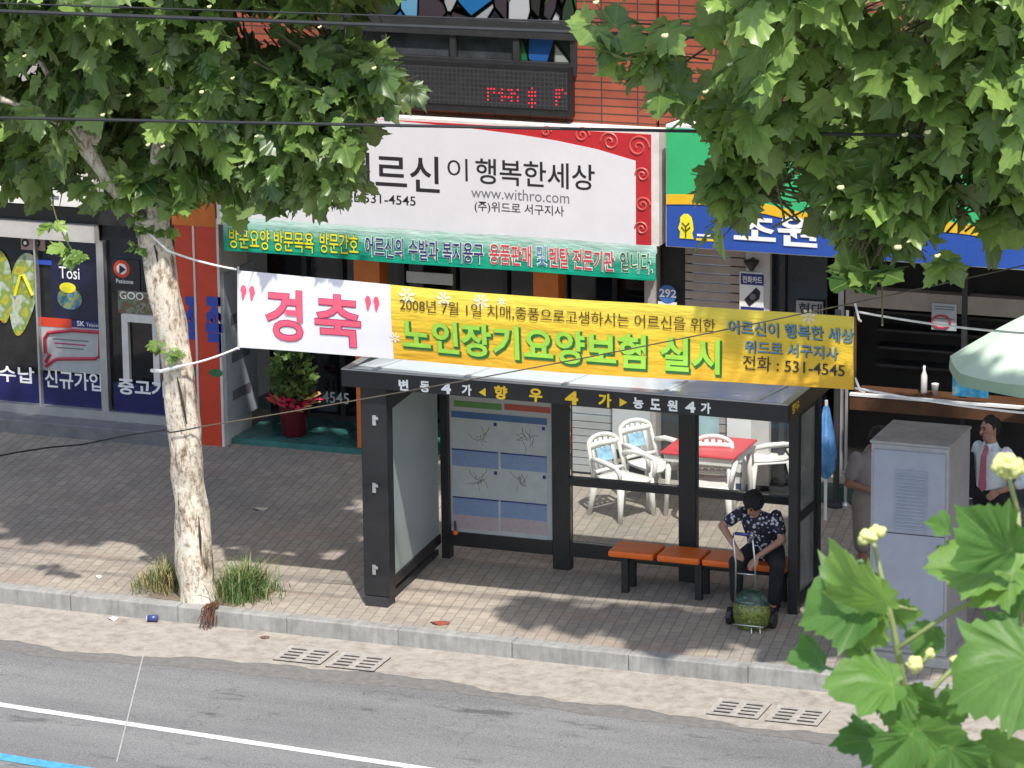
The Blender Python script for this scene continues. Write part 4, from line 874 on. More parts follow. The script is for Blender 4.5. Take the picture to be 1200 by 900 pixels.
# utility cabinet
cx0, cx1, cy0, cy1 = PY(1019.5, 640, 33.86).x, PY(1110.5, 640, 33.86).x, 33.86, 34.66
zc = Zp(1021, 519, cy0)
cb = thing('utility_cabinet', 'tall grey metal utility cabinet with louvred door on the kerb side', 'cabinet', ((cx0+cx1)/2, cy0, 0))
MB().box(cx0, cx1, cy0, cy1, .10, zc-.001).build('body', 'cabinet_side', cb, bevel=.01)
MB().prism([(cx0-.012, cy0-.012, zc), (cx1+.012, cy0-.012, zc), (cx1+.012, cy1+.01, zc), (cx0-.012, cy1+.01, zc)], (0, 0, .03)).build('lid', M('lid_dusty', (.30, .29, .28), .75, .2, 5), cb, bevel=.01)
MB().box(cx0-.05, cx1+.05, cy0-.06, cy1+.05, 0, .099).build('plinth', 'concrete', cb, bevel=.01)
d1 = Zp(1060, 625, cy0)
dr = MB().box(cx0+.03, cx1-.03, cy0-.018, cy0-.001, .16, zc-.05).build('door', 'cabinet_grey', cb, bevel=.006)
lv = MB(); lx0, lx1 = PY(1048, 600, cy0).x, PY(1087, 600, cy0).x; z = Zp(1048, 622, cy0); zt = Zp(1048, 549, cy0)
lv.box(lx0, lx1, cy0-.024, cy0-.0185, z, zt)
zz = z+.03
while zz < zt-.03: lv.prism([(lx0+.02, cy0-.0245, zz), (lx1-.02, cy0-.0245, zz), (lx1-.02, cy0-.034, zz+.008), (lx0+.02, cy0-.034, zz+.008)], (0, 0.004, .012)); zz += .035
lv.build('louvre_panel', M('louvre_grey', (.26, .285, .35), .5, .1), dr)
MB().box(cx0+.03, cx1-.03, cy0-.0215, cy0-.0185, d1-.004, d1+.004).build('seam', 'dark_metal', dr)
MB().box(cx1-.09, cx1-.065, cy0-.04, cy0-.0185, 1.05, 1.2).build('handle', 'dark_metal', dr)
# planter at the threshold
p = G(337, 521); pt = thing('potted_bush', 'leafy bush in a shiny dark red pot wrapped with pink ribbon', 'potted plant', (p.x, p.y+.2, .07))
MB().lathe((0, 0, 0), [(.13, 0), (.15, .02), (.17, .3), (.185, .42), (.20, .44), (.17, .44), (.16, .38)], 24).build('pot', 'pot_red', pt, True, True)
rb = MB(); gd = MB()
for k in range(46):
    q = rng.uniform(0, 6.28); r0 = rng.uniform(.15, .22); z = .40+rng.uniform(-.05, .06); L = rng.uniform(.08, .2); w_ = .03
    a = Vector((r0*math.cos(q), r0*math.sin(q), z)); o_ = Vector((math.cos(q), math.sin(q), rng.uniform(-.2, 1.0))).normalized()*L; sd = Vector((-math.sin(q), math.cos(q), rng.uniform(-.5, .5)))*w_
    (gd if (k % 3 == 0) else rb).add([a-sd, a+sd, a+o_+sd*1.3, a+o_*1.2-sd*.4, a+o_*.5+Vector((0, 0, .03))], [(0, 1, 4), (1, 2, 4), (2, 3, 4), (3, 0, 4)])
rb.build('ribbon', 'ribbon_pink', pt, True); gd.build('ribbon', 'ribbon_gold', pt, True)
# drains in the gutter
def make_grate(label):
    t = thing('drain_grate', label, 'drain grate', group='slotted drain grates in the gutter')
    fr_ = MB(); L, Wd = .50, .46
    MB().box(-L/2, L/2, -Wd/2, Wd/2, -.004, .004).build('pit', 'slot_black', t, True)
    fr_.box(-L/2, L/2, -Wd/2, -Wd/2+.045, .005, .012); fr_.box(-L/2, L/2, Wd/2-.045, Wd/2, .005, .012); fr_.box(-L/2, -L/2+.05, -Wd/2+.045, Wd/2-.045, .005, .012); fr_.box(L/2-.05, L/2, -Wd/2+.045, Wd/2-.045, .005, .012)
    fr_.box(-.035, .035, -Wd/2+.045, Wd/2-.045, .005, .012)
    for s_ in (-1, 1):
        for k in range(4): y = -Wd/2+.045+(Wd-.09)*(k+.62)/4; fr_.box(min(s_*.02, s_*(L/2-.04)), max(s_*.02, s_*(L/2-.04)), y, y+.040, .005, .0115)
    fr_.build('grating', 'steel_grate', t, True); return t
g0 = make_grate('slotted steel drain grate at the left end of the left pair')
dl = [((G(358, 769, ZR)), 'x'), (G(420, 777, ZR), 'slotted steel drain grate at the right end of the left pair'), (G(866, 832, ZR), 'slotted steel drain grate left in the pair below the cabinet'), (G(935, 840, ZR), 'slotted steel drain grate right in the pair nearest green branch')]
for i, (p, lb) in enumerate(dl):
    o = g0 if i == 0 else copy_tree(g0)
    if i: o['label'] = lb
    o.location = (p.x, p.y, ZR+.01); o.rotation_euler.z = R(1)
# litter
o = thing('blue_can', 'crushed blue and white can lying against the kerb', 'can', (-16.64, 33.19, ZR+.006)); MB().tube([(-.05, 0, .035), (.05, .02, .04)], .033, 12).build('body', M('can_blue', (.08, .10, .30), .3, .3, 9, metal=.5), o, True, True); MB().tube([(-.056, -.001, .035), (-.0505, 0, .035)], .03, 12).build('end', 'white_paint', o, True)
def litter(nm, lb, px, py, z, m, sz):
    p = G(px, py, z); me = MB(); vs = [(sz*math.cos(q)*(1+.3*math.sin(3*q)), sz*.6*math.sin(q), .01+.012*math.sin(2*q)) for q in [2*math.pi*k/9 for k in range(9)]]+[(0, 0, .03)]
    me.add(vs, [(k, (k+1) % 9, 9) for k in range(9)]); o = me.build(nm, m); o.location = p; tag(o, lb, 'litter')
litter('paper_scrap', 'white paper scrap in the gutter left of the blue can', 132, 726, ZR+.006, 'white_paint', .05); litter('red_wrapper', 'flat red wrapper on the pavers near the shelter post', 515, 731, .001, M('wrap_red', (.22, .05, .035), .5, .2), .10)
litter('white_scrap', 'tiny white scrap on sunlit pavers near the left kerb', 115, 677, .003, 'white_paint', .035); litter('pale_leaf', 'pale fallen leaf on the shaded pavers beside the trunk', 305, 597, .003, M('dry_leaf', (.42, .36, .28), .8, .2), .09)
litter('dry_leaf', 'brown dry leaf lying by the first drain grate', 310, 748, ZR+.006, 'wood_brown', .05); litter('flat_carton', 'flattened pale carton piece on pavers left of the trunk', 67, 508, .003, 'dry_leaf', .11)
#%%FOLIAGE
HALF = [(0, 0), (.12, -.09), (.30, -.10), (.40, -.02), (.52, .04), (.43, .13), (.40, .21), (.52, .26), (.55, .36), (.68, .52), (.52, .53), (.40, .53), (.33, .58), (.40, .70), (.26, .74), (.21, .87), (.10, .92), (0, 1.08)]
OUT = HALF+[(-x, y) for x, y in HALF[-2:0:-1]]
NO = len(OUT); LV = np.array([(0, .0)]+[(0, .36)]+OUT[0:])   # 0 unused helper, 1 centre, 2.. outline
NHALF = [(0, 0), (.08, -.07), (.20, -.12), (.30, -.10), (.36, -.01), (.47, .02), (.46, .11), (.54, .17), (.50, .26), (.60, .34), (.58, .42), (.66, .53), (.53, .54), (.48, .60), (.38, .60), (.37, .68), (.30, .74), (.27, .83), (.19, .86), (.13, .95), (.06, .98), (0, 1.07)]
NOUT = NHALF+[(-x, y) for x, y in NHALF[-2:0:-1]]
def leaf_batch(P, T, Nn, S, droop, fold, jit=.08, r=rng, OUT=OUT, ring=False):
    """P base points, T tip directions, Nn normals, S sizes; returns verts (n*k,3), faces"""
    n = len(P); NO = len(OUT); cen = np.array([(0, .07)]); o_ = np.array(OUT); L2 = np.concatenate([cen]+([cen+(o_-cen)*.5] if ring else [])+[o_]); k = len(L2)
    B = np.cross(T, Nn); B /= np.linalg.norm(B, axis=1)[:, None]; Nn = np.cross(B, T)
    x = L2[None, :, 0]*(1+r.normal(0, jit, (n, k)))*r.uniform(.85, 1.1, (n, 1)); y = (L2[None, :, 1]+(.20*np.abs(L2[None, :, 0]) if ring else 0))*(1+r.normal(0, jit*.6, (n, k)))
    tw_ = r.normal(0, .28, (n, 1))
    z = fold[:, None]*np.abs(x)-droop[:, None]*(y**2)*.55-.45*x**2*r.uniform(-.3, 1.3, (n, 1))+tw_*x*y+r.normal(0, .012 if ring else .03, (n, k))+(.05*np.sin(9*y+r.uniform(0, 6, (n, 1))) if ring else 0)
    V = P[:, None, :]+S[:, None, None]*(x[..., None]*B[:, None, :]+y[..., None]*T[:, None, :]+z[..., None]*Nn[:, None, :])
    base = (np.arange(n)*k)[:, None]; i = np.arange(NO); j = (i+1) % NO; tri = np.stack([np.zeros(NO, int), 1+i, 1+j], 1)
    if ring: tri = np.concatenate([tri, np.stack([1+i, 1+NO+i, 1+NO+j], 1), np.stack([1+i, 1+NO+j, 1+j], 1)])
    Fc = (base[:, :, None]+tri[None]).reshape(-1, 3)
    return V.reshape(-1, 3), Fc, k
def leaves_obj(name, P, T, Nn, S, mat, parent, tint, droop=None, fold=None, r=rng, OUT=OUT, jit=.08, ring=False):
    n = len(P); NO = len(OUT); P = np.array(P, float); T = np.array(T, float); T /= np.linalg.norm(T, axis=1)[:, None]; Nn = np.array(Nn, float)
    droop = r.uniform(-.1, .7, n) if droop is None else droop; fold = r.uniform(-.15, .35, n) if fold is None else fold
    V, Fc, k = leaf_batch(P, T, Nn, np.array(S, float), droop, fold, jit, r=r, OUT=OUT, ring=ring)
    me = bpy.data.meshes.new(name); me.vertices.add(len(V)); me.vertices.foreach_set('co', V.astype(np.float32).ravel())
    me.loops.add(Fc.size); me.loops.foreach_set('vertex_index', Fc.astype(np.int32).ravel()); me.polygons.add(len(Fc))
    me.polygons.foreach_set('loop_start', (np.arange(len(Fc))*3).astype(np.int32)); me.polygons.foreach_set('loop_total', np.full(len(Fc), 3, np.int32)); me.update(calc_edges=True)
    at = me.attributes.new('tint', 'FLOAT', 'POINT'); at.data.foreach_set('value', np.repeat(np.array(tint, np.float32), k))
    vn = np.zeros((n, k), np.float32); vn[:, 0] = .9; vn[:, 1] = 1
    tips = [i for i, (x, y) in enumerate(OUT) if (x, y) in ((0, 1.08), (.67, .53), (-.67, .53), (.50, .03), (-.50, .03), (0, 1.07), (.66, .53), (-.66, .53), (.47, .02), (-.47, .02))]
    for i in tips:
        vn[:, 1+i] = .97
        if ring: vn[:, 1+NO+i] = .9
    vn[:, 0] = 1
    at = me.attributes.new('vein', 'FLOAT', 'POINT'); at.data.foreach_set('value', vn.ravel())
    if ring:
        o_ = np.array(OUT); L2 = np.concatenate([np.array([(0, .07)]), .07*np.array([(0, 1)])+(o_-np.array([(0, .07)]))*.5, o_]); lc = np.zeros((n, k, 3), np.float32); lc[:, :, :2] = L2[None]
        at = me.attributes.new('leafco', 'FLOAT_VECTOR', 'POINT'); at.data.foreach_set('vector', lc.ravel())
    me.validate(); o = link_mesh(name, me, mat, parent, smooth=True)
    return o
def inpoly(x, y, poly):
    c = False; n = len(poly); j = n-1
    for i in range(n):
        xi, yi = poly[i]; xj, yj = poly[j]
        if (yi > y) != (yj > y) and x < (xj-xi)*(y-yi)/(yj-yi)+xi: c = not c
        j = i
    return c
def crown(parent, centre, radii, ncl, poly, size, seed, tint_bias=0., keep=None, leaves_per=(5, 9), gaps=(), name='crown'):
    r = np.random.default_rng(seed); P = []; T = []; Nn = []; S = []; tn = []; tw = MB()
    cen = np.array(centre); rad = np.array(radii); made = 0; tries = 0
    while made < ncl and tries < ncl*14:
        tries += 1
        d = r.normal(0, 1, 3); d /= np.linalg.norm(d); q = r.uniform(.25, 1)**.45
        wob = 1+.22*math.sin(3.1*d[0]+2*d[2]+seed)+.15*math.sin(6.3*d[1]+1.7*d[0]+seed*2)
        p = cen+d*rad*q*wob*.9
        if keep and not keep(p, (p[0]+SDIR.x/-SDIR.z*p[2], p[1]+SDIR.y/-SDIR.z*p[2])): continue
        px, py = proj(p)
        if -60 < px < 1260 and py > -40:
            if not inpoly(px, py, poly): continue
            if any((px-gx)**2/gr[0]**2+(py-gy)**2/gr[1]**2 < 1 for gx, gy, gr in gaps): continue
        made += 1
        o = (p-cen)/rad; o = o/max(.2, np.linalg.norm(o)); tdir = o+np.array((0, 0, -.25))+r.normal(0, .5, 3); tdir /= np.linalg.norm(tdir)
        nl = r.integers(*leaves_per); Lt = r.uniform(.35, .7)
        a = Vector(p-tdir*Lt*.5); b = Vector(p+tdir*Lt*.5)
        tw.tube([a-Vector(o*.35)+Vector((0, 0, -.08)), a.lerp(b, .5)+Vector(r.normal(0, .03, 3)), b], [.012, .008, .004], 5)
        cb_ = r.uniform(-.12, .12)
        for i in range(nl):
            s = (i+.6)/nl; bp_ = np.array(a.lerp(b, s)); ang = i*2.4+r.uniform(-.4, .4)
            side = np.cross(tdir, [0, 0, 1.]); side /= max(1e-3, np.linalg.norm(side)); up_ = np.cross(side, tdir)
            dr_ = side*math.cos(ang)+up_*math.sin(ang)*.6+tdir*r.uniform(.2, .9)+np.array((0, 0, -.35)); dr_ /= np.linalg.norm(dr_)
            base = bp_+dr_*r.uniform(.05, .10); tipd = dr_+np.array((0, 0, -r.uniform(.0, .8))); tipd /= np.linalg.norm(tipd)
            nn = np.array((0, 0, .9))+r.normal(0, .62, 3)+o*.3; nn -= tipd*nn.dot(tipd); ln_ = np.linalg.norm(nn)
            if ln_ < .15: continue
            lx, ly = proj(base+tipd*size*.45)
            if 0 < lx < 1200 and 0 < ly:
                if any((lx-gx)**2/gr[0]**2+(ly-gy)**2/gr[1]**2 < .8 for gx, gy, gr in gaps): continue
                if not inpoly(lx, ly, poly) and r.uniform() > .12: continue
            P.append(base); T.append(tipd); Nn.append(nn/ln_); S.append(size*r.uniform(.42, 1.22)); tn.append(np.clip(r.beta(1.6, 2.4)+cb_+tint_bias, 0, 1))
    tw.build('twig', M('twig_green', (.10, .10, .045), .7, .3, 12), parent)
    return leaves_obj(name, P, T, Nn, S, 'leaf', parent, tn, r=r)
def limb(tr, pts, r0, r1, seg=9):
    # smooth, slightly crooked limb through pts
    pts = [Vector(p) for p in pts]; out = []
    for i in range(len(pts)-1):
        p0 = pts[max(i-1, 0)]; p1 = pts[i]; p2 = pts[i+1]; p3 = pts[min(i+2, len(pts)-1)]
        for k in range(6):
            t = k/6; out.append(.5*((2*p1)+(p2-p0)*t+(2*p0-5*p1+4*p2-p3)*t*t+(3*p1-p0-3*p2+p3)*t**3))
    out.append(pts[-1]); n = len(out); tr.tube(out, [r0+(r1-r0)*i/(n-1) for i in range(n)], seg); return out
def rough_mesh(me, amp, seed=0, fr=3.0):
    from mathutils import noise as mn
    me.update()
    for v in me.vertices:
        p = v.co; d = mn.noise(Vector((p.x*fr, p.y*fr, p.z*fr*.35+seed)))*amp+mn.noise(Vector((p.x*fr*4, p.y*fr*4, p.z*fr*.9+seed)))*amp*.5
        v.co = p+v.normal*d
# --- left plane tree
tl = thing('plane_tree', 'plane tree with pale flaking trunk and ropes left of the shelter', 'tree', tk(233, 703))
spine = [(234, 712, .235), (233, 700, .20), (231, 680, .178), (228, 640, .172), (223, 590, .17), (219, 540, .165), (215, 490, .158), (210, 440, .152), (203, 400, .152), (196, 360, .158), (190, 325, .162), (185, 295, .160), (180, 272, .165), (176, 255, .17)]
tr = MB(); pts = []; rs = []
for x, y, r0 in spine: pts.append(tk(x, y)); rs.append(r0)
P2_ = []; R2_ = []
for i in range(len(pts)-1):
    for k in range(5): P2_.append(pts[i].lerp(pts[i+1], k/5)); R2_.append(rs[i]+(rs[i+1]-rs[i])*k/5)
P2_.append(pts[-1]); R2_.append(rs[-1]); tr.tube(P2_, R2_, 32)
top = tk(176, 258)
LT = (-16.7, 34.4, 6.5)
def clear_of(p):            # leaves that would shade the signboard or the banner have no place in these crowns
    t = (38.95-p[1])/.845; z = p[2]-t*math.tan(EL); x = p[0]-.535*t
    if t > 0 and 1.8 < z < 5.2 and -18.6 < x < -12.3: return False
    t = (33.62-p[1])/.845; z = p[2]-t*math.tan(EL); x = p[0]-.535*t
    if t > 0 and 2.0 < z < 4.0 and -16.8 < x < -8.8: return False
    return True
def keep_left(p, g):
    if not clear_of(p): return False
    if g[1] < 35.25+.30*math.sin(g[0]*1.9+1)+.2*math.sin(g[0]*4.7)+(.65 if -18.4 < g[0] < -16.9 else 0): return False
    if g[0] > -16.5: return g[1] > 38.3+.2*math.sin(g[0]*5) or (35.9 < g[1] < 36.6 and g[0] < -15.5)
    return True
limb(tr, [tk(180, 275), tk(160, 245)+Vector((-.02, -.02, 0)), tk(140, 215)+Vector((0, -.2, 0)), (-17.6, 33.0, 5.6), (-18.3, 32.8, 7.0)], .10, .02)
limb(tr, [tk(182, 275), tk(190, 240)+Vector((0, .02, 0)), tk(205, 205)+Vector((0, .1, 0)), (-16.0, 33.9, 5.9), (-15.3, 34.2, 7.6)], .11, .03)
limb(tr, [tk(180, 262), (-16.5, 33.4, 4.6), (-16.2, 33.1, 5.6), (-16.3, 32.6, 8.2)], .10, .03)
limb(tr, [(-16.5, 33.4, 4.6), (-15.9, 33.6, 5.0), (-15.4, 34.0, 5.35), (-15.0, 34.3, 5.5)], .05, .012)
limb(tr, [(-17.1, 33.3, 4.7), (-17.9, 33.0, 5.1), (-18.8, 32.6, 5.4)], .05, .015)
me = tr.mesh('trunk'); rough_mesh(me, .05, 3, 4.0); link_mesh('trunk', me, 'plane_bark', tl, smooth=True)
for seg in ([(186, 283), (189, 292), (190, 303)], [(213, 437), (217, 455), (221, 475), (224, 492)], [(238, 600), (240, 625), (241, 645)]):
    MB().tube([tk(x, y)+Vector((.03, -.168, 0)) for x, y in seg], [.005]+[.013]*(len(seg)-2)+[.004], 6).build('bark_split', M('bark_dark', (.045, .032, .022), .95, .4, 20), tl, smooth=True)
LPOLY = [(-100, -200), (470, -200), (445, -5), (420, 2), (385, 5), (372, 14), (362, 60), (405, 45), (432, 50), (450, 72), (470, 95), (448, 125), (425, 135), (410, 142), (418, 165), (422, 190), (410, 215), (398, 240), (375, 245), (340, 235), (318, 245), (300, 262), (280, 262), (262, 240), (246, 228), (225, 215), (205, 228), (150, 232), (120, 215), (105, 212), (80, 220), (50, 226), (25, 230), (0, 222), (-100, 225)]
crown(tl, LT, (3.5, 3.3, 2.8), 2000, LPOLY, .25, 11, .07, keep_left, gaps=((332, 44, (44, 32)), (288, 36, (26, 18)), (100, 212, (18, 16)), (195, 30, (16, 12))))
crown(tl, (-14.75, 33.9, 4.95), (1.15, .75, .9), 190, LPOLY, .25, 12, .08, lambda p, g: 35.6 < g[1] < 36.9 and clear_of(p), name='side_spray')
crown(tl, (-16.2, 34.2, 4.75), (1.0, .75, .6), 80, LPOLY, .25, 13, .08, lambda p, g: 35.6 < g[1] < 36.9 and clear_of(p), name='side_spray')
# hanging sprays and trunk sprouts
def spray(parent, spots, size, tint, seed, mat='leaf', name='sprout'):
    r = np.random.default_rng(seed)
    for (p, n, rad) in spots:
        P = []; T = []; Nn = []; S = []; tn = []
        for i in range(n):
            d = r.normal(0, 1, 3); d[2] = d[2]*.6-.15; d /= np.linalg.norm(d); d -= np.array(FWD)*.5; d /= np.linalg.norm(d)
            P.append(np.array(p)+d*rad*r.uniform(.1, .8)); T.append(d+np.array((0, 0, -.3))); nn = np.array((0, 0, .8))-np.array(FWD)*.7+r.normal(0, .3, 3); t_ = T[-1]/np.linalg.norm(T[-1]); nn -= t_*nn.dot(t_); Nn.append(nn/np.linalg.norm(nn)); S.append(size*r.uniform(.6, 1.2)); tn.append(np.clip(tint+r.normal(0, .2), 0, 1))
        leaves_obj(name, P, T, Nn, S, mat, parent, tn, r=r)
fr_ = Vector((0, -.16, 0))
spray(tl, [(tk(178, 262)+fr_, 14, .14), (tk(165, 250)+fr_, 10, .12), (tk(198, 268)+fr_*.6, 10, .14), (tk(192, 402)+fr_, 12, .10), (tk(210, 410)+fr_, 14, .10), (tk(170, 285)+fr_*.7, 6, .09)], .085, .55, 5)
spray(tl, [(tk(150, 226)+fr_, 9, .22), (tk(128, 208)+fr_*1.5, 9, .22), (tk(196, 214)+fr_, 9, .2), (tk(216, 232)+fr_, 8, .2), (tk(172, 205)+fr_*1.5, 9, .24), (tk(205, 190)+fr_, 8, .22)], .2, .5, 6, name='side_spray')
spray(tl, [(AD(62, 262, 36.8), 3, .08), (AD(80, 290, 36.8), 5, .10), (AD(98, 297, 36.7), 3, .06)], .19, .6, 8, name='hanging_spray')
MB().tube([AD(60, 235, 36.9), AD(68, 262, 36.8), AD(80, 288, 36.8)], .006, 5).build('twig', 'twig_green', tl)
def fruit(parent, pix, D, r0=.017):
    for (x, y) in pix:
        c = AD(x, y, D); b = MB(); b.ball(c, r0*random.uniform(.7, 1.3), 8, 6, (1.3, 1, .8)); b.ball(c+Vector((r0*.9, 0, r0*.5)), r0*.6, 8, 6)
        b.build('fruit_ball', M('fruit_cream', (.60, .58, .30), .8, .2, 30), parent, smooth=True)
fruit(tl, [(176, 82), (150, 112), (236, 108), (28, 66), (120, 135), (173, 170), (190, 172), (438, 80), (374, 32), (245, 8), (300, 160), (272, 92)], 33.9)
# --- right plane tree
TRX = Vector((-6.3, 33.65, 0))
t2 = thing('plane_tree', 'plane tree with large bright leaves hanging in from the top right', 'tree', TRX)
tr = MB(); limb(tr, [TRX, TRX+Vector((.05, -.05, 2)), TRX+Vector((-.1, -.15, 4.2)), TRX+Vector((-.3, -.6, 6.2)), TRX+Vector((-.5, -1, 8.5))], .24, .09, 18)
RC = (-7.6, 33.2, 7.0)
def keep_right(p, g):
    if g[1] < 34.05+.25*math.sin(g[0]*2.3)+.15*math.sin(g[0]*5.1): return False
    if (g[0]+9.3)**2+(g[1]-38.9)**2 < 1.3: return False
    if not clear_of(p): return False
    if g[1] < 35.0: return g[0] > -13.0
    if g[1] < 36.2: return g[0] > -11.9
    return g[0] > -11.2
for e in ((-9.2, 32.6, 6.4), (-8.4, 32.0, 7.4), (-7.6, 32.6, 6.0), (-9.8, 33.0, 7.2), (-6.2, 31.9, 7.0), (-8.6, 33.6, 5.9)): limb(tr, [TRX+Vector((-.2, -.4, 4.9)), TRX.lerp(Vector(e), .5)*1+Vector((0, 0, 2.4)), Vector(e)], .08, .014, 8)
me = tr.mesh('trunk'); rough_mesh(me, .05, 9, 4.0); link_mesh('trunk', me, 'plane_bark', t2, smooth=True)
RPOLY = [(690, 22), (705, 24), (740, 45), (775, 40), (765, -5), (760, -200), (1400, -200), (1400, 320), (1200, 232), (1175, 252), (1150, 228), (1120, 236), (1092, 285), (1060, 288), (1040, 268), (1010, 298), (985, 272), (968, 250), (940, 215), (918, 228), (892, 236), (876, 262), (846, 266), (824, 232), (832, 200), (838, 172), (808, 148), (790, 138), (775, 110), (745, 92), (720, 75)]
crown(t2, RC, (4.4, 3.2, 3.0), 2500, RPOLY, .315, 23, .32, keep_right, gaps=((930, 200, (26, 34)), (1030, 262, (36, 26)), (1130, 212, (34, 22)), (875, 190, (24, 18)), (1085, 252, (36, 20))))
for px_, py_, D_, n_ in ((905, 220, 34, 34), (1008, 262, 33.6, 55), (1120, 232, 33.6, 40)):
    q_ = AD(px_, py_, D_); crown(t2, tuple(q_), (.62 if px_ < 950 else .85, .8, .6), n_, RPOLY, .29, px_, .12, lambda p, g: g[1] > 34.1 and clear_of(p), gaps=((930, 200, (22, 26)), (1130, 205, (18, 14)), (905, 262, (14, 14)), (1085, 258, (26, 14))), name='side_spray')
spray(t2, [(AD(1020, 318, 33.6), 5, .15), (AD(1000, 330, 33.6), 3, .1)], .3, .3, 18, name='hanging_spray'); spray(t2, [(AD(1110, 305, 33.5), 5, .16)], .26, .75, 19, name='hanging_spray')
MB().tube([AD(1032, 290, 33.7), AD(1034, 330, 33.6), AD(1034, 382, 33.6)], .009, 5).build('twig', 'twig_green', t2)
spray(t2, [(AD(720, 40, 33.2), 5, .13), (AD(755, 62, 33.2), 5, .14), (AD(725, 75, 33.3), 3, .1), (AD(700, 30, 33.2), 2, .1)], .27, .55, 20, name='hanging_spray')
MB().tube([AD(690, 22, 33.3), AD(725, 45, 33.2), AD(775, 62, 33.2), AD(830, 70, 33.4)], .009, 5).build('twig', 'twig_green', t2); MB().tube([AD(710, 28, 33.2), AD(704, 12, 33.2), AD(697, 3, 33.2)], .006, 5).build('twig', 'twig_green', t2)
fruit(t2, [(698, 3), (779, 42), (826, 108), (855, 76), (964, 44), (1098, 74), (1087, 155), (1060, 158), (1052, 290), (1176, 142), (985, 220), (1098, 300)], 32.4, .022)
# --- near branch of a tree on the camera's side of the street
TN = Vector((-.35, 6.9, ZR+.15))
t3 = thing('plane_tree', 'plane tree whose close leafy branch fills the bottom right corner', 'tree', TN)
tr = MB(); limb(tr, [TN, TN+Vector((.02, 0, 4)), TN+Vector((-.05, -.05, 7.5)), TN+Vector((0.1, .1, 10))], .19, .09, 16)
st_pts = [AD(1022, 628, 7.0), AD(1034, 680, 7.0), AD(1047, 735, 7.0), AD(1057, 790, 7.05), AD(1066, 840, 7.1), AD(1090, 915, 7.15), AD(1180, 990, 7.2)]
limb(tr, [TN+Vector((0, 0, 7.2)), TN+Vector((-.45, -.1, 8.0)), st_pts[-1]], .06, .02, 8)
me = tr.mesh('trunk'); link_mesh('trunk', me, 'plane_bark', t3, smooth=True)
tw = MB(); tw.tube(st_pts, [.004, .005, .006, .007, .009, .012, .02], 7)
for seg in ([(1047, 735), (1035, 707), (1010, 690)], [(1040, 708), (1075, 715)], [(1193, 655), (1150, 700), (1110, 720), (1052, 760)], [(1058, 795), (1035, 800), (1000, 805)], [(1066, 840), (1100, 800), (1125, 775)], [(1193, 600), (1180, 552)], [(1193, 600), (1197, 660), (1196, 760)], [(1066, 845), (1110, 870), (1180, 890)], [(1078, 780), (1090, 766)]):
    tw.tube([AD(x, y, 7.0) for x, y in seg], .0045, 6)
tw.build('twig', M('stem_green', (.22, .27, .10), .6, .2, 12), t3, smooth=True)
P = []; T = []; Nn = []; S = []; tn = []; dp = []; fo = []
def nl(bx, by, tx, ty, D, tilt=0, roll=0, tint=.4, droop=.3, fold=.2, k=1.0):
    a = AD(bx, by, D); b = AD(tx, ty, D); L = (b-a).length; t = (b-a).normalized(); t = (t-FWD*tilt).normalized()
    s_ = t.cross(-FWD).normalized(); n_ = (-FWD+s_*roll); n_ = (n_-t*n_.dot(t)).normalized()
    P.append(a); T.append(t); Nn.append(n_); S.append(L*k*.86); tn.append(tint); dp.append(droop+.15); fo.append(fold+.18)
nl(1040, 708, 938, 645, 6.95, .25, -1.3, .9, .5, .30, .92); nl(1030, 703, 922, 720, 7.0, .0, .75, .12, .35, .25, .98); nl(1022, 712, 994, 768, 7.03, .2, .5, .6, .1, .1, 1.1)
nl(968, 778, 910, 757, 7.1, .8, 1.4, .03, .4, .2, 1.0); nl(1052, 802, 948, 790, 6.95, .2, 1.15, .30, .2, .15, .95); nl(1056, 806, 1040, 866, 6.97, .2, .5, .22, .3, .1, 1.0)
nl(1190, 650, 1115, 600, 6.85, .2, -.6, .15, .25, .25, 1.08); nl(1196, 662, 1060, 646, 6.95, .0, 1.0, .60, .35, .25, .92); nl(1190, 668, 1122, 712, 6.92, .2, .7, .5, .3, .25, .95); nl(1194, 662, 1180, 732, 6.98, .2, .5, .12, .2, .2, 1.0)
nl(1112, 622, 1082, 604, 7.0, .5, .9, .2, .4, .3, 1.0); nl(1042, 712, 1086, 726, 7.02, .4, .9, .6, .2, .3, .95); nl(1095, 735, 1072, 772, 7.04, .2, .5, .22, .2, .2, 1.1)
nl(1216, 770, 1100, 815, 6.85, .1, .55, .26, .25, .15, 1.0); nl(1208, 752, 1115, 752, 7.1, .2, 1.2, .02, .3, .3, .95); nl(1072, 856, 1028, 908, 6.9, .2, -.4, .14, .25, .15, 1.25); nl(1075, 852, 1118, 902, 6.92, .2, .3, .32, .2, .15, 1.25)
nl(1035, 872, 968, 852, 7.1, .6, 1.3, .02, .4, .2, 1.0); nl(1150, 866, 1200, 904, 6.9, .2, .5, .5, .2, .2, 1.3); nl(1085, 840, 1150, 826, 7.05, .2, .7, .25, .2, .2, .95); nl(1112, 872, 1150, 914, 6.88, .2, .4, .10, .2, .15, 1.3); nl(1066, 852, 1090, 880, 6.96, .3, .5, .5, .2, .2, 1.3); nl(1060, 814, 1105, 840, 7.0, .3, .4, .2, .3, .2, 1.1)
r = np.random.default_rng(4); leaves_obj('crown', P, T, Nn, S, 'near_leaf', t3, tn, np.array(dp), np.array(fo), r=r, OUT=NOUT, jit=.045, ring=True)
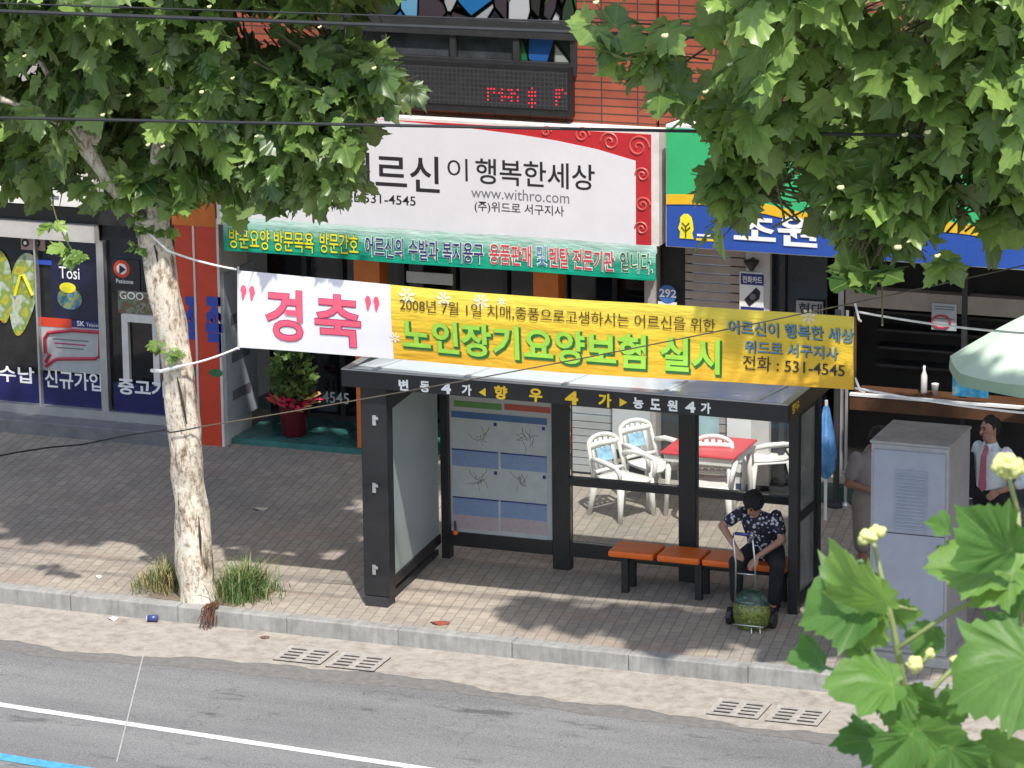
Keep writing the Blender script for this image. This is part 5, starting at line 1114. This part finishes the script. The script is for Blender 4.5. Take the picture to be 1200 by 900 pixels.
for x, y, rr, sq in ((1019, 628, .016, (1.3, 1, .8)), (1030, 622, .014, (1.2, 1, .8)), (1012, 634, .010, (1, 1, 1)), (1178, 545, .022, (1.3, 1, 1)), (1190, 550, .018, (1, 1, 1)), (1170, 548, .014, (1.2, 1, .8)), (1072, 780, .015, (1.3, 1, 1)), (1089, 766, .010, (1, 1, 1)), (1120, 773, .010, (1.6, 1, .7))):
    bd = MB(); c0 = AD(x, y, 6.95)
    for k in range(9): d = Vector((random.gauss(0, 1)*sq[0], random.gauss(0, 1)*sq[1], random.gauss(0, 1)*sq[2])).normalized()*rr*.62; bd.ball(c0+d, rr*random.uniform(.35, .7), 8, 6, (1, 1, random.uniform(.6, 1.2)))
    bd.ball(c0, rr*.8, 10, 8, sq); bd.build('fruit_ball', M('bud_cream', (.52, .54, .22), .85, .3, 60), t3, smooth=True)
# potted bush foliage
o = bpy.data.objects['potted_bush']; c = o.location+Vector((0, 0, .72)); P = []; T = []; Nn = []; S = []; tn = []; r = np.random.default_rng(31)
for i in range(420):
    d = r.normal(0, 1, 3); d /= np.linalg.norm(d); q = np.array(c)+d*np.array((.27, .25, .30))*r.uniform(.4, 1)**.5; P.append(q); t_ = d+r.normal(0, .5, 3); t_ /= np.linalg.norm(t_); T.append(t_); nn = np.cross(t_, r.normal(0, 1, 3)); Nn.append(nn/np.linalg.norm(nn)); S.append(r.uniform(.05, .09)); tn.append(r.uniform(0, .7))
leaves_obj('foliage', P, T, Nn, S, 'leaf', o, tn, r=r)
MB().tube([(0, 0, .38), (0, 0, .7)], .012, 6).build('stem', 'twig_green', o, True)
# grass at the trunk foot
q0 = tk(233, 703); pts = [(q0.x+(.62 if abs(math.cos(a_)) > .5 else .5)*math.cos(a_)*(1+.12*math.sin(5*a_)), max(KY+.17, q0.y+.12+.42*math.sin(a_)*(1+.1*math.cos(7*a_))), .004) for a_ in [2*math.pi*k/40 for k in range(40)]]
MB().add(pts, [tuple(range(40))]).build('tree_pit', M('soil', (.17, .135, .10), .95, .35, 14, .6))['kind'] = 'structure'
gv = MB(); gy = MB(); r = np.random.default_rng(77); bs = tk(233, 703)
for i in range(1500):
    s_ = i % 3
    if s_ == 0: cx, cy, sx_, sy_, hh = G(190, 688).x, G(190, 688).y, .12, .15, .26
    else: cx, cy, sx_, sy_, hh = G(286, 697).x, G(286, 697).y, .14, .17, .34
    x, y = r.normal(cx, sx_), max(KY+.18, r.normal(cy, sy_)); h = hh*r.uniform(.4, 1.25)*(1-.5*min(1, abs(x-cx)/(2.5*sx_))); q = r.uniform(0, 6.28); ln_ = r.uniform(.2, 1.1)*h; w_ = r.uniform(.003, .007)
    d = Vector((math.cos(q), math.sin(q), 0)); e = Vector((-d.y, d.x, 0))*w_; a = Vector((x, y, 0)); m_ = a+d*ln_*.35+Vector((0, 0, h*.65)); t_ = a+d*ln_+Vector((0, 0, h))
    (gy if (s_ == 0 and r.uniform() < .55) or r.uniform() < .15 else gv).add([a-e, a+e, m_+e*.8, m_-e*.8, t_], [(0, 1, 2, 3), (3, 2, 4)])
o = gv.build('grass', M('grass_green', (.09, .16, .04), .7, .4, 20)); tag(o, 'green grass tufts growing around the foot of the plane trunk', 'grass', kind='stuff')
o = gy.build('dry_grass', M('grass_dry', (.30, .24, .11), .8, .3, 20)); tag(o, 'dry yellow grass at the foot of the plane trunk', 'grass', kind='stuff')
dw = MB()
for i in range(26):
    p = G(268+r.uniform(-5, 8), 700, 0)+Vector((0, -.05, 0)); p.y = KY-.02+r.uniform(-.05, .1); l_ = r.uniform(.1, .34); dw.tube([p+Vector((0, .08, .05)), p+Vector((r.uniform(-.03, .03), -.02, .03)), p+Vector((r.uniform(-.06, .06), -.09, -l_*.6))], .005, 4)
o = dw.build('dead_weed', 'wood_brown'); tag(o, 'brown dead weed hanging over the kerb beside the trunk', 'plant')
#%%WIRES
def cable(name, lb, pts, r0=.014, m='wire_black', g=None):
    o = MB().tube(pts, r0, 7).build(name, m); return tag(o, lb, 'cable', g)
YW = 31.5
def wline(x0, y0, x1, y1, Y, ext=2.5, s=.0, n=30):
    a = PY(x0, y0, Y); b = PY(x1, y1, Y); d = b-a; return [a+d*(-ext+(1+2*ext)*i/n)-Vector((0, 0, s)) for i in range(n+1)]
cable('power_cable', 'thick black power cable crossing in front of the stained-glass window', wline(160, 19, 690, 38.5, YW), .019)
cable('power_cable', 'thin black cable just above the thick power cable', wline(160, 9, 690, 26, YW+.05), .008)
cable('power_cable', 'black cable crossing the top edge of the white signboard', wline(150, 141, 870, 155, YW), .015)
a = tk(195, 503)+Vector((0, -.2, 0)); b = PY(905, 365, 33.3); d = b-tk(240, 497); pts = sag(tk(240, 497)+Vector((0, -.12, 0)), b+d*.6, .08, 30)
cable('thin_wire', 'thin dark wire rising across the yellow banner from the plane trunk', pts, .0065, M('wire_grey', (.10, .085, .06), .6, .2))
o = thing('trunk_wire', 'thin wire tied round the plane trunk and trailing over pavers', 'wire', tk(218, 500))
MB().tube([tk(240, 497)+Vector((0, -.12, 0)), tk(225, 499)+Vector((0, -.19, 0)), tk(208, 502)+Vector((0, -.18, 0)), tk(196, 503)+Vector((0, -.03, 0))], .008, 6).build('loop', 'wire_black', o)
MB().tube([tk(196, 503)+Vector((0, -.03, 0)), PY(150, 510, 36), G(120, 516, .02), G(95, 521, .008), G(60, 524, .008), G(20, 530, .008), G(-40, 542, .008)], .009, 6).build('tail', 'wire_black', o)
#%%PEOPLE
def frustum(mb, a, b, ra, rb, seg=14, flat=False, ax=None):
    """tapered limb from a to b; ra, rb = radius or (wide, deep) pair; ax = direction of the wide radius"""
    a = Vector(a); b = Vector(b); t = (b-a).normalized(); w = Vector(ax) if ax else (Vector((1, 0, 0)) if abs(t.x) < .8 else Vector((0, 1, 0)))
    w = (w-t*w.dot(t)).normalized(); d = t.cross(w)
    ra = ra if isinstance(ra, tuple) else (ra, ra); rb = rb if isinstance(rb, tuple) else (rb, rb); rings = []
    if not flat:
        for k in (3, 2, 1): q = k*math.pi/8; m_ = min(ra); rings.append((a-t*m_*math.sin(q), ra[0]*math.cos(q), ra[1]*math.cos(q)))
    rings.append((a, *ra)); rings.append((a.lerp(b, .5), (ra[0]+rb[0])/2, (ra[1]+rb[1])/2)); rings.append((b, *rb))
    if not flat:
        for k in (1, 2, 3): q = k*math.pi/8; m_ = min(rb); rings.append((b+t*m_*math.sin(q), rb[0]*math.cos(q), rb[1]*math.cos(q)))
    vs = []; fs = []
    for c, r0, r1 in rings:
        for k in range(seg): q = 2*math.pi*k/seg; vs.append(c+w*r0*math.cos(q)+d*r1*math.sin(q))
    n = len(rings)
    for i in range(n-1):
        for k in range(seg): fs.append((i*seg+k, i*seg+(k+1) % seg, (i+1)*seg+(k+1) % seg, (i+1)*seg+k))
    fs.append(tuple(range(seg-1, -1, -1))); fs.append(tuple((n-1)*seg+k for k in range(seg)))
    mb.add(vs, fs)
def remeshed(mb, name, mat, parent, vox=.011, smooth=4):
    me = mb.mesh('tmp'); o = bpy.data.objects.new('tmp', me); COL.objects.link(o)
    m = o.modifiers.new('r', 'REMESH'); m.mode = 'VOXEL'; m.voxel_size = vox
    if smooth: s_ = o.modifiers.new('s', 'SMOOTH'); s_.iterations = smooth; s_.factor = .5
    dg = bpy.context.evaluated_depsgraph_get(); me2 = bpy.data.meshes.new_from_object(o.evaluated_get(dg)); bpy.data.objects.remove(o); bpy.data.meshes.remove(me)
    me2.name = name; return link_mesh(name, me2, mat, parent, True, True)
def chain(mb, pts, rs, **k):
    for i in range(len(pts)-1): frustum(mb, pts[i], pts[i+1], rs[i], rs[i+1], **k)
def hand(mb, wrist, d, palm_n, curl=.5, L=.18, side=1):
    """palm and five bent fingers; d = pointing direction, palm_n = normal the fingers curl towards"""
    w = Vector(wrist); d = Vector(d).normalized(); n = Vector(palm_n); n = (n-d*n.dot(d)).normalized(); s = d.cross(n)*side
    pe = w+d*L*.48; frustum(mb, w+d*.01, pe, (.030, .014), (.040, .013), ax=s)
    for i, (o_, ln_) in enumerate(((-.033, .40), (-.011, .46), (.011, .43), (.033, .34))):
        a = pe+s*o_; q = curl*.5; p1 = a+(d*math.cos(q)+n*math.sin(q))*L*ln_*.5; q2 = curl*1.4; p2 = p1+(d*math.cos(q2)+n*math.sin(q2))*L*ln_*.5
        chain(mb, [a-d*.02, p1, p2], [.0095, .009, .0075], seg=8)
    a = w+d*L*.16-s*.028; p1 = a-s*.022+d*.03+n*.012; p2 = p1+d*.03+n*.014; chain(mb, [a, p1, p2], [.012, .0105, .0085], seg=8)
def head(mb, c, f, up_=(0, 0, 1), s=1.0):
    """skull, jaw, nose, ears, brow; c = centre of the skull, f = facing direction"""
    c = Vector(c); f = Vector(f).normalized(); u = Vector(up_); u = (u-f*u.dot(f)).normalized(); sd = f.cross(u)
    frustum(mb, c-f*.02*s, c+f*.012*s+u*.012*s, (.072*s, .088*s), (.074*s, .088*s), ax=sd)
    frustum(mb, c+u*.01*s, c+u*.035*s, (.073*s, .085*s), (.066*s, .08*s), ax=sd)
    frustum(mb, c+f*.035*s-u*.03*s, c+f*.045*s-u*.088*s, (.058*s, .048*s), (.034*s, .030*s), ax=sd)
    frustum(mb, c+f*.092*s+u*.008*s, c+f*.108*s-u*.030*s, .009*s, .014*s, seg=8); frustum(mb, c+f*.085*s+u*.025*s-sd*.03*s, c+f*.085*s+u*.025*s+sd*.03*s, .010*s, .010*s, seg=8)
    frustum(mb, c+f*.083*s-u*.055*s-sd*.014*s, c+f*.083*s-u*.055*s+sd*.014*s, .010*s, .010*s, seg=8)
    for e in (-1, 1): frustum(mb, c+sd*e*.074*s+u*.015*s, c+sd*e*.076*s-u*.03*s, (.014*s, .010*s), (.009*s, .008*s), seg=8, ax=f)
    return f, u, sd
def face_bits(par, c, f, u, sd, s=1.0, female=False):
    c = Vector(c); e = MB()
    for k in (-1, 1): e.ball(c+f*.088*s+sd*k*.029*s+u*.004*s, .0085*s, 8, 6); 
    e.build('eyes', 'ink_black', par, True, True)
    b = MB()
    for k in (-1, 1): b.tube([c+f*.094*s+sd*k*.014*s+u*.026*s, c+f*.096*s+sd*k*.03*s+u*.031*s, c+f*.086*s+sd*k*.045*s+u*.025*s], .0045*s, 6)
    b.build('eyebrows', 'hair', par, True, True)
    b = MB(); b.tube([c+f*.088*s-sd*.022*s-u*.056*s, c+f*.096*s-u*.054*s, c+f*.088*s+sd*.022*s-u*.056*s], .005*s, 6); b.build('lips', M('lips', (.28, .09, .08), .5, .1), par, True, True)
def hair_cap(par, c, f, u, sd, s=1.0, back=.0, mat='hair', bulk=1.0):
    c = Vector(c); h = MB()
    frustum(h, c-f*.028*s+u*.022*s, c-f*.004*s+u*.046*s, (.082*s*bulk, .086*s*bulk), (.074*s*bulk, .082*s*bulk), ax=sd); frustum(h, c-f*.045*s-u*.02*s, c-f*.04*s+u*.03*s, (.072*s*bulk, .055*s*bulk), (.078*s*bulk, .06*s), ax=sd)
    for k in (-1, 1): frustum(h, c+sd*k*.066*s+u*.03*s+f*.015*s, c+sd*k*.068*s-u*.005*s+f*.01*s, .018*s, .012*s)
    o = remeshed(h, 'hair', mat, par, .009, 3); rough_mesh(o.data, .012*s, 5, 22.0); return o
# ----- seated woman (local frame: origin on the pavement below her hips, facing -Y)
wp = Vector((PY(893, 655, 35.25).x, 35.30, 0))
wm = thing('person', 'woman in dark patterned blouse sitting hunched on the orange bench', 'person', wp)
hip = Vector((0, .06, .53)); chest = Vector((-.02, -.10, .86)); neck = Vector((-.03, -.16, 1.00)); hc = Vector((-.04, -.245, 1.085))
hf = Vector((-.18, -.86, -.50)); hu = (0, -.35, .9)
shR, shL = Vector((-.20, -.10, .95)), Vector((.155, -.08, .94))         # her right is image left
elR, wrR = Vector((-.30, -.24, .74)), Vector((-.13, -.46, .62)); elL, wrL = Vector((.24, -.16, .72)), Vector((.05, -.36, .585))
elR = Vector((-.37, -.20, .82)); wrR = Vector((-.16, -.40, .66))
kn1, an1 = Vector((-.15, -.42, .52)), Vector((-.17, -.36, .09)); kn2, an2 = Vector((.25, -.34, .52)), Vector((.20, -.30, .09))
B_ = MB()
chain(B_, [hip, hip.lerp(chest, .5), chest], [(.155, .11), (.14, .10), (.165, .105)], ax=(1, 0, 0)); frustum(B_, chest, neck-Vector((0, 0, .02)), (.15, .09), (.06, .055), ax=(1, 0, 0)); frustum(B_, neck-Vector((0, .02, .03)), hc, .052, .05)
F_, U_, S_ = head(B_, hc, hf, hu)
for a, b, c in ((shR, elR, wrR), (shL, elL, wrL)): chain(B_, [a, b], [.05, .040]); chain(B_, [b, c], [.041, .026])
hand(B_, wrR, (wrR-elR)+Vector((.02, -.02, -.12)), (.1, .3, -1), .7); hand(B_, wrL, (wrL-elL)+Vector((0, -.02, -.12)), (0, .4, -1), .5, side=-1)
for k, (a, b) in enumerate(((kn1, an1), (kn2, an2))):
    h0 = hip+Vector((-.09 if k == 0 else .09, 0, 0)); chain(B_, [h0, a], [.088, .062]); chain(B_, [a, b], [.060, .036]); frustum(B_, b+Vector((0, .03, -.055)), b+Vector((0, -.14, -.062)), (.04, .028), (.038, .02), ax=(1, 0, 0))
remeshed(B_, 'body', 'skin', wm, .009, 2); face_bits(wm, hc, F_, U_, S_); hair_cap(wm, hc, F_, U_, S_, 1.06, bulk=1.22)
hb = MB(); hb.tube([hc+S_*.085*math.cos(q)+(U_*.75+F_*.35)*.092*math.sin(q)+F_*.01 for q in [math.pi*k/14 for k in range(15)]], .013, 8); hb.build('hair_band', M('band_blue', (.03, .06, .28), .5, .2), wm, True, True)
def mat_blouse():
    m, n, l, b = newmat('blouse'); v = coords(n, l); vo = n.new('ShaderNodeTexVoronoi'); vo.inputs['Scale'].default_value = 27; l.new(v, vo.inputs[0]); nz = noise(n, l, v, 17, 3)
    ad = n.new('ShaderNodeMath'); ad.operation = 'ADD'; l.new(vo.outputs[0], ad.inputs[0]); l.new(nz, ad.inputs[1])
    rp = ramp(n, [(.80, (.50, .49, .54)), (.86, (.12, .10, .20)), (.93, (.016, .015, .030))]); l.new(ad.outputs[0], rp.inputs[0]); l.new(rp.outputs[0], b.inputs['Base Color']); b.inputs['Roughness'].default_value = .8
mat_blouse(); M('black_cloth', (.013, .013, .016), .85, .4, 8, .6)
B_ = MB(); chain(B_, [hip-Vector((0, 0, .04)), hip.lerp(chest, .5), chest], [(.175, .13), (.16, .118), (.18, .122)], ax=(1, 0, 0)); frustum(B_, chest, neck-Vector((0, -.005, .045)), (.165, .108), (.078, .07), ax=(1, 0, 0))
for a, b in ((shR, elR), (shL, elL)): frustum(B_, a+(a-b)*.02, a.lerp(b, .62), .060, .064)
remeshed(B_, 'blouse', 'blouse', wm, .011, 8)
B_ = MB()
for k, (a, b) in enumerate(((kn1, an1), (kn2, an2))):
    h0 = hip+Vector((-.09 if k == 0 else .09, 0, 0)); chain(B_, [h0, a], [.112, .082]); chain(B_, [a, b+(a-b)*.12], [.08, .062])
frustum(B_, hip-Vector((.08, 0, 0)), hip+Vector((.08, 0, 0)), .115, .115); remeshed(B_, 'trousers', 'black_cloth', wm, .012, 3)
sh_ = MB()
for b in (an1, an2): frustum(sh_, b+Vector((0, .035, -.055)), b+Vector((0, -.15, -.06)), (.048, .034), (.044, .028), ax=(1, 0, 0))
remeshed(sh_, 'shoes', 'ink_black', wm, .01, 1)
# ----- shopping trolley in front of her
cp = Vector((PY(880, 735, 34.4).x, 34.42, 0))
ct = thing('shopping_trolley', 'two-wheeled shopping trolley with green patterned bag before seated woman', 'shopping trolley', cp)
mat_collage('bag_lower', [(.03, .05, .015), (.20, .23, .05), (.05, .08, .02), (.26, .25, .08)], 13)
mat_collage('bag_upper', [(.008, .012, .01), (.02, .075, .045), (.008, .014, .012), (.10, .17, .12), (.01, .03, .02)], 12, (.4, 1, 2.2))
B_ = MB(); chain(B_, [(0, 0, .10), (0, 0, .19), (0, .02, .25)], [(.18, .13), (.195, .14), (.15, .11)], ax=(1, 0, 0)); remeshed(B_, 'bag', 'bag_lower', ct, .014, 5)
B_ = MB(); chain(B_, [(0, .01, .22), (-.01, .02, .29), (0, .02, .34)], [(.18, .13), (.165, .12), (.10, .07)], ax=(1, 0, 0)); remeshed(B_, 'bag_flap', 'bag_upper', ct, .014, 5)
fm = MB(); M('chrome', (.55, .55, .55), .3, .1, metal=.8)
hx0, hx1 = -.22, -.02
for hx in (hx0, hx1): fm.tube([(hx, .17, .06), (hx, .18, .6), (hx-.01, .12, .88)], .009, 7)
fm.tube([(hx0-.01, .12, .88), (hx0, .09, .93), (hx1, .09, .93), (hx1-.01, .12, .88)], .011, 7); fm.tube([(hx0, .18, .5), (hx1, .18, .5)], .007, 6); fm.tube([(-.19, .14, .06), (.17, .14, .06)], .009, 6); fm.tube([(-.16, -.12, .07), (.16, -.12, .07)], .008, 6)
fm.tube([(.10, -.05, .08), (.13, -.13, .0)], .008, 6); fm.tube([(.02, -.07, .08), (.05, -.16, .0)], .008, 6); fm.build('frame', 'chrome', ct, True, True)
MB().tube([(hx0+.02, .09, .932), (hx1-.02, .09, .932)], .018, 8).build('handle', 'ink_navy', ct, True, True)
for wx in (-.25, .19):
    MB().tube([(wx-.025, .10, .085), (wx+.025, .10, .085)], .085, 16).build('wheel', 'black_metal', ct, True)
# ----- man in white shirt
mp_ = G(1163, 487, 1.73); mn = thing('person', 'man in white shirt and pink tie standing behind the grey cabinet', 'person', (mp_.x, mp_.y, 0))
hc = Vector((-.02, -.01, 1.60)); hf = Vector((-.62, -.78, -.02)); sx_ = Vector((.90, -.43, 0)); fz = Vector((-.43, -.90, 0))   # shoulder axis, facing
def man_body(hc, hf, fz, sx_, arms, leg_w=.10):
    B_ = MB(); pel = Vector((0, 0, .93)); ch = Vector((0, 0, 1.28))+fz*-.01; nk = Vector((0, 0, 1.46))
    chain(B_, [pel, pel.lerp(ch, .5), ch], [(.155, .11), (.15, .115), (.175, .115)], ax=sx_); frustum(B_, ch, nk-Vector((0, 0, .03)), (.165, .095), (.06, .058), ax=sx_); frustum(B_, nk-Vector((0, 0, .04)), hc-Vector((0, 0, .06)), .058, .055)
    r_ = head(B_, hc, hf, s=1.1)
    for sg_, el, wr, hd, pn in arms:
        sh = ch+sx_*sg_*.182+Vector((0, 0, .095)); chain(B_, [sh, el], [.056, .043]); chain(B_, [el, wr], [.043, .028]); hand(B_, wr, hd, pn, .6, side=sg_)
    for sg_ in (-1, 1):
        h0 = pel+sx_*sg_*leg_w; k_ = h0+Vector((0, 0, -.44))+fz*.02; a_ = Vector((h0.x, h0.y, .09)); chain(B_, [h0, k_], [.09, .062]); chain(B_, [k_, a_], [.060, .038]); frustum(B_, a_-fz*.04-Vector((0, 0, .05)), a_+fz*.15-Vector((0, 0, .06)), (.045, .034), (.042, .024), ax=sx_)
    return B_, r_, pel, ch, nk
eL = Vector((0, 0, 1.10))+sx_*.40-fz*.06; wL = Vector((0, 0, .99))+sx_*.19+fz*.10; eR = Vector((0, 0, 1.11))-sx_*.27-fz*.02; wR = Vector((0, 0, .88))-sx_*.26+fz*.08
B_, (F_, U_, S_), pel, ch, nk = man_body(hc, hf, fz, sx_, ((1, eL, wL, (wL-eL)+Vector((0, 0, -.05)), -fz), (-1, eR, wR, (0, 0, -1), sx_)))
remeshed(B_, 'body', 'skin', mn, .009, 2); face_bits(mn, hc, F_, U_, S_, 1.1); hair_cap(mn, hc, F_, U_, S_, 1.1)
B_ = MB(); chain(B_, [pel+Vector((0, 0, .05)), pel.lerp(ch, .5), ch], [(.172, .130), (.172, .135), (.192, .132)], ax=sx_); frustum(B_, ch, nk-Vector((0, 0, .045)), (.182, .112), (.072, .068), ax=sx_)
for sg_, el, wr in ((1, eL, wL), (-1, eR, wR)): sh = ch+sx_*sg_*.182+Vector((0, 0, .095)); chain(B_, [sh, el], [.062, .058]); frustum(B_, el, el.lerp(wr, .25), .06, .058)
remeshed(B_, 'shirt', M('shirt_white', (.68, .70, .74), .8, .05, 6, .5), mn, .011, 9)
tp = [nk+fz*.075-Vector((0, 0, .03)), ch+fz*.135+Vector((0, 0, .04)), pel.lerp(ch, .5)+fz*.142, pel+fz*.138+Vector((0, 0, .08))]
tie = MB(); w_ = [.022, .032, .042, .05]
for i in range(3): tie.prism([tp[i]-sx_*w_[i], tp[i]+sx_*w_[i], tp[i+1]+sx_*w_[i+1], tp[i+1]-sx_*w_[i+1]], fz*.008)
tie.prism([tp[3]-sx_*.05, tp[3]+sx_*.05, tp[3]-Vector((0, 0, .05))], fz*.008); tie.build('tie', M('tie_pink', (.50, .14, .20), .6, .25, 30), mn, True)
cl = MB()
for k in (-1, 1): a = nk+fz*.05-Vector((0, 0, .01)); cl.prism([a+sx_*k*.005+fz*.03, a+sx_*k*.075-fz*.02+Vector((0, 0, .01)), a+sx_*k*.06-Vector((0, 0, .05))+fz*.05], fz*.006)
cl.build('collar', 'shirt_white', mn, True)
B_ = MB(); frustum(B_, pel-sx_*.06, pel+sx_*.06, .13, .13)
frustum(B_, pel-Vector((0, 0, .04)), pel+Vector((0, 0, .07)), (.172, .13), (.166, .128), ax=sx_, flat=True)
for sg_ in (-1, 1): h0 = pel+sx_*sg_*.10; chain(B_, [h0, h0+Vector((0, 0, -.44))+fz*.02], [.112, .085]); chain(B_, [h0+Vector((0, 0, -.44))+fz*.02, Vector((h0.x, h0.y, .09))], [.084, .07])
remeshed(B_, 'trousers', 'black_cloth', mn, .012, 3)
jk = MB(); sh = ch-sx_*.2+Vector((0, 0, .1)); frustum(jk, sh-Vector((0, 0, .06))+fz*.10, sh-Vector((0, 0, .5))+fz*.11+sx_*.02, (.045, .02), (.07, .03), ax=sx_); remeshed(jk, 'jacket', 'black_cloth', mn, .011, 3)
sh_ = MB()
for sg_ in (-1, 1): h0 = pel+sx_*sg_*.10; a_ = Vector((h0.x, h0.y, .09)); frustum(sh_, a_-fz*.05-Vector((0, 0, .05)), a_+fz*.17-Vector((0, 0, .06)), (.052, .04), (.046, .03), ax=sx_)
remeshed(sh_, 'shoes', 'ink_black', mn, .01, 1)
# ----- man in grey shirt behind the cabinet
gp = G(1021, 528, 1.42); gm = thing('person', 'man in grey shirt and beige shorts half hidden behind the cabinet', 'person', (gp.x, gp.y, 0))
fz = Vector((.80, -.60, 0)); sx_ = Vector((.60, .80, 0)); hc = Vector((.10, -.05, 1.57)); hf = Vector((.8, -.4, -.45))
eA = Vector((0, 0, 1.10))-sx_*.24-fz*.06; wA = Vector((0, 0, 1.06))-sx_*.12+fz*.20; eB = Vector((0, 0, 1.10))+sx_*.25; wB = Vector((0, 0, 1.02))+sx_*.15+fz*.22
B_, (F_, U_, S_), pel, ch, nk = man_body(hc, hf, fz, sx_, ((-1, eA, wA, wA-eA, (0, 0, -1)), (1, eB, wB, wB-eB, (0, 0, -1))))
remeshed(B_, 'body', M('skin_tan', (.34, .17, .11), .55, .1, 12), gm, .009, 2); face_bits(gm, hc, F_, U_, S_, 1.1); hair_cap(gm, hc, F_, U_, S_, 1.12)
B_ = MB(); chain(B_, [pel+Vector((0, 0, -.02)), pel.lerp(ch, .5), ch], [(.182, .142), (.180, .148), (.195, .138)], ax=sx_); frustum(B_, ch, nk-Vector((0, 0, .045)), (.185, .115), (.074, .07), ax=sx_)
for sg_, el in ((-1, eA), (1, eB)): sh = ch+sx_*sg_*.182+Vector((0, 0, .095)); frustum(B_, sh, sh.lerp(el, .66), .064, .070)
remeshed(B_, 'shirt', M('shirt_grey', (.25, .22, .215), .85, .12, 8, .5), gm, .011, 9)
B_ = MB(); frustum(B_, pel-sx_*.07, pel+sx_*.07, .135, .135)
for sg_ in (-1, 1): h0 = pel+sx_*sg_*.10; frustum(B_, h0, h0+Vector((0, 0, -.46))+fz*.02, .118, .105)
remeshed(B_, 'shorts', M('shorts_beige', (.27, .23, .20), .85, .12, 8), gm, .012, 2)
sh_ = MB()
for sg_ in (-1, 1): h0 = pel+sx_*sg_*.10; a_ = Vector((h0.x, h0.y, .09)); frustum(sh_, a_-fz*.05-Vector((0, 0, .05)), a_+fz*.17-Vector((0, 0, .06)), (.052, .036), (.046, .028), ax=sx_)
remeshed(sh_, 'shoes', 'dark_metal', gm, .01, 1)
bpy.context.view_layer.update()
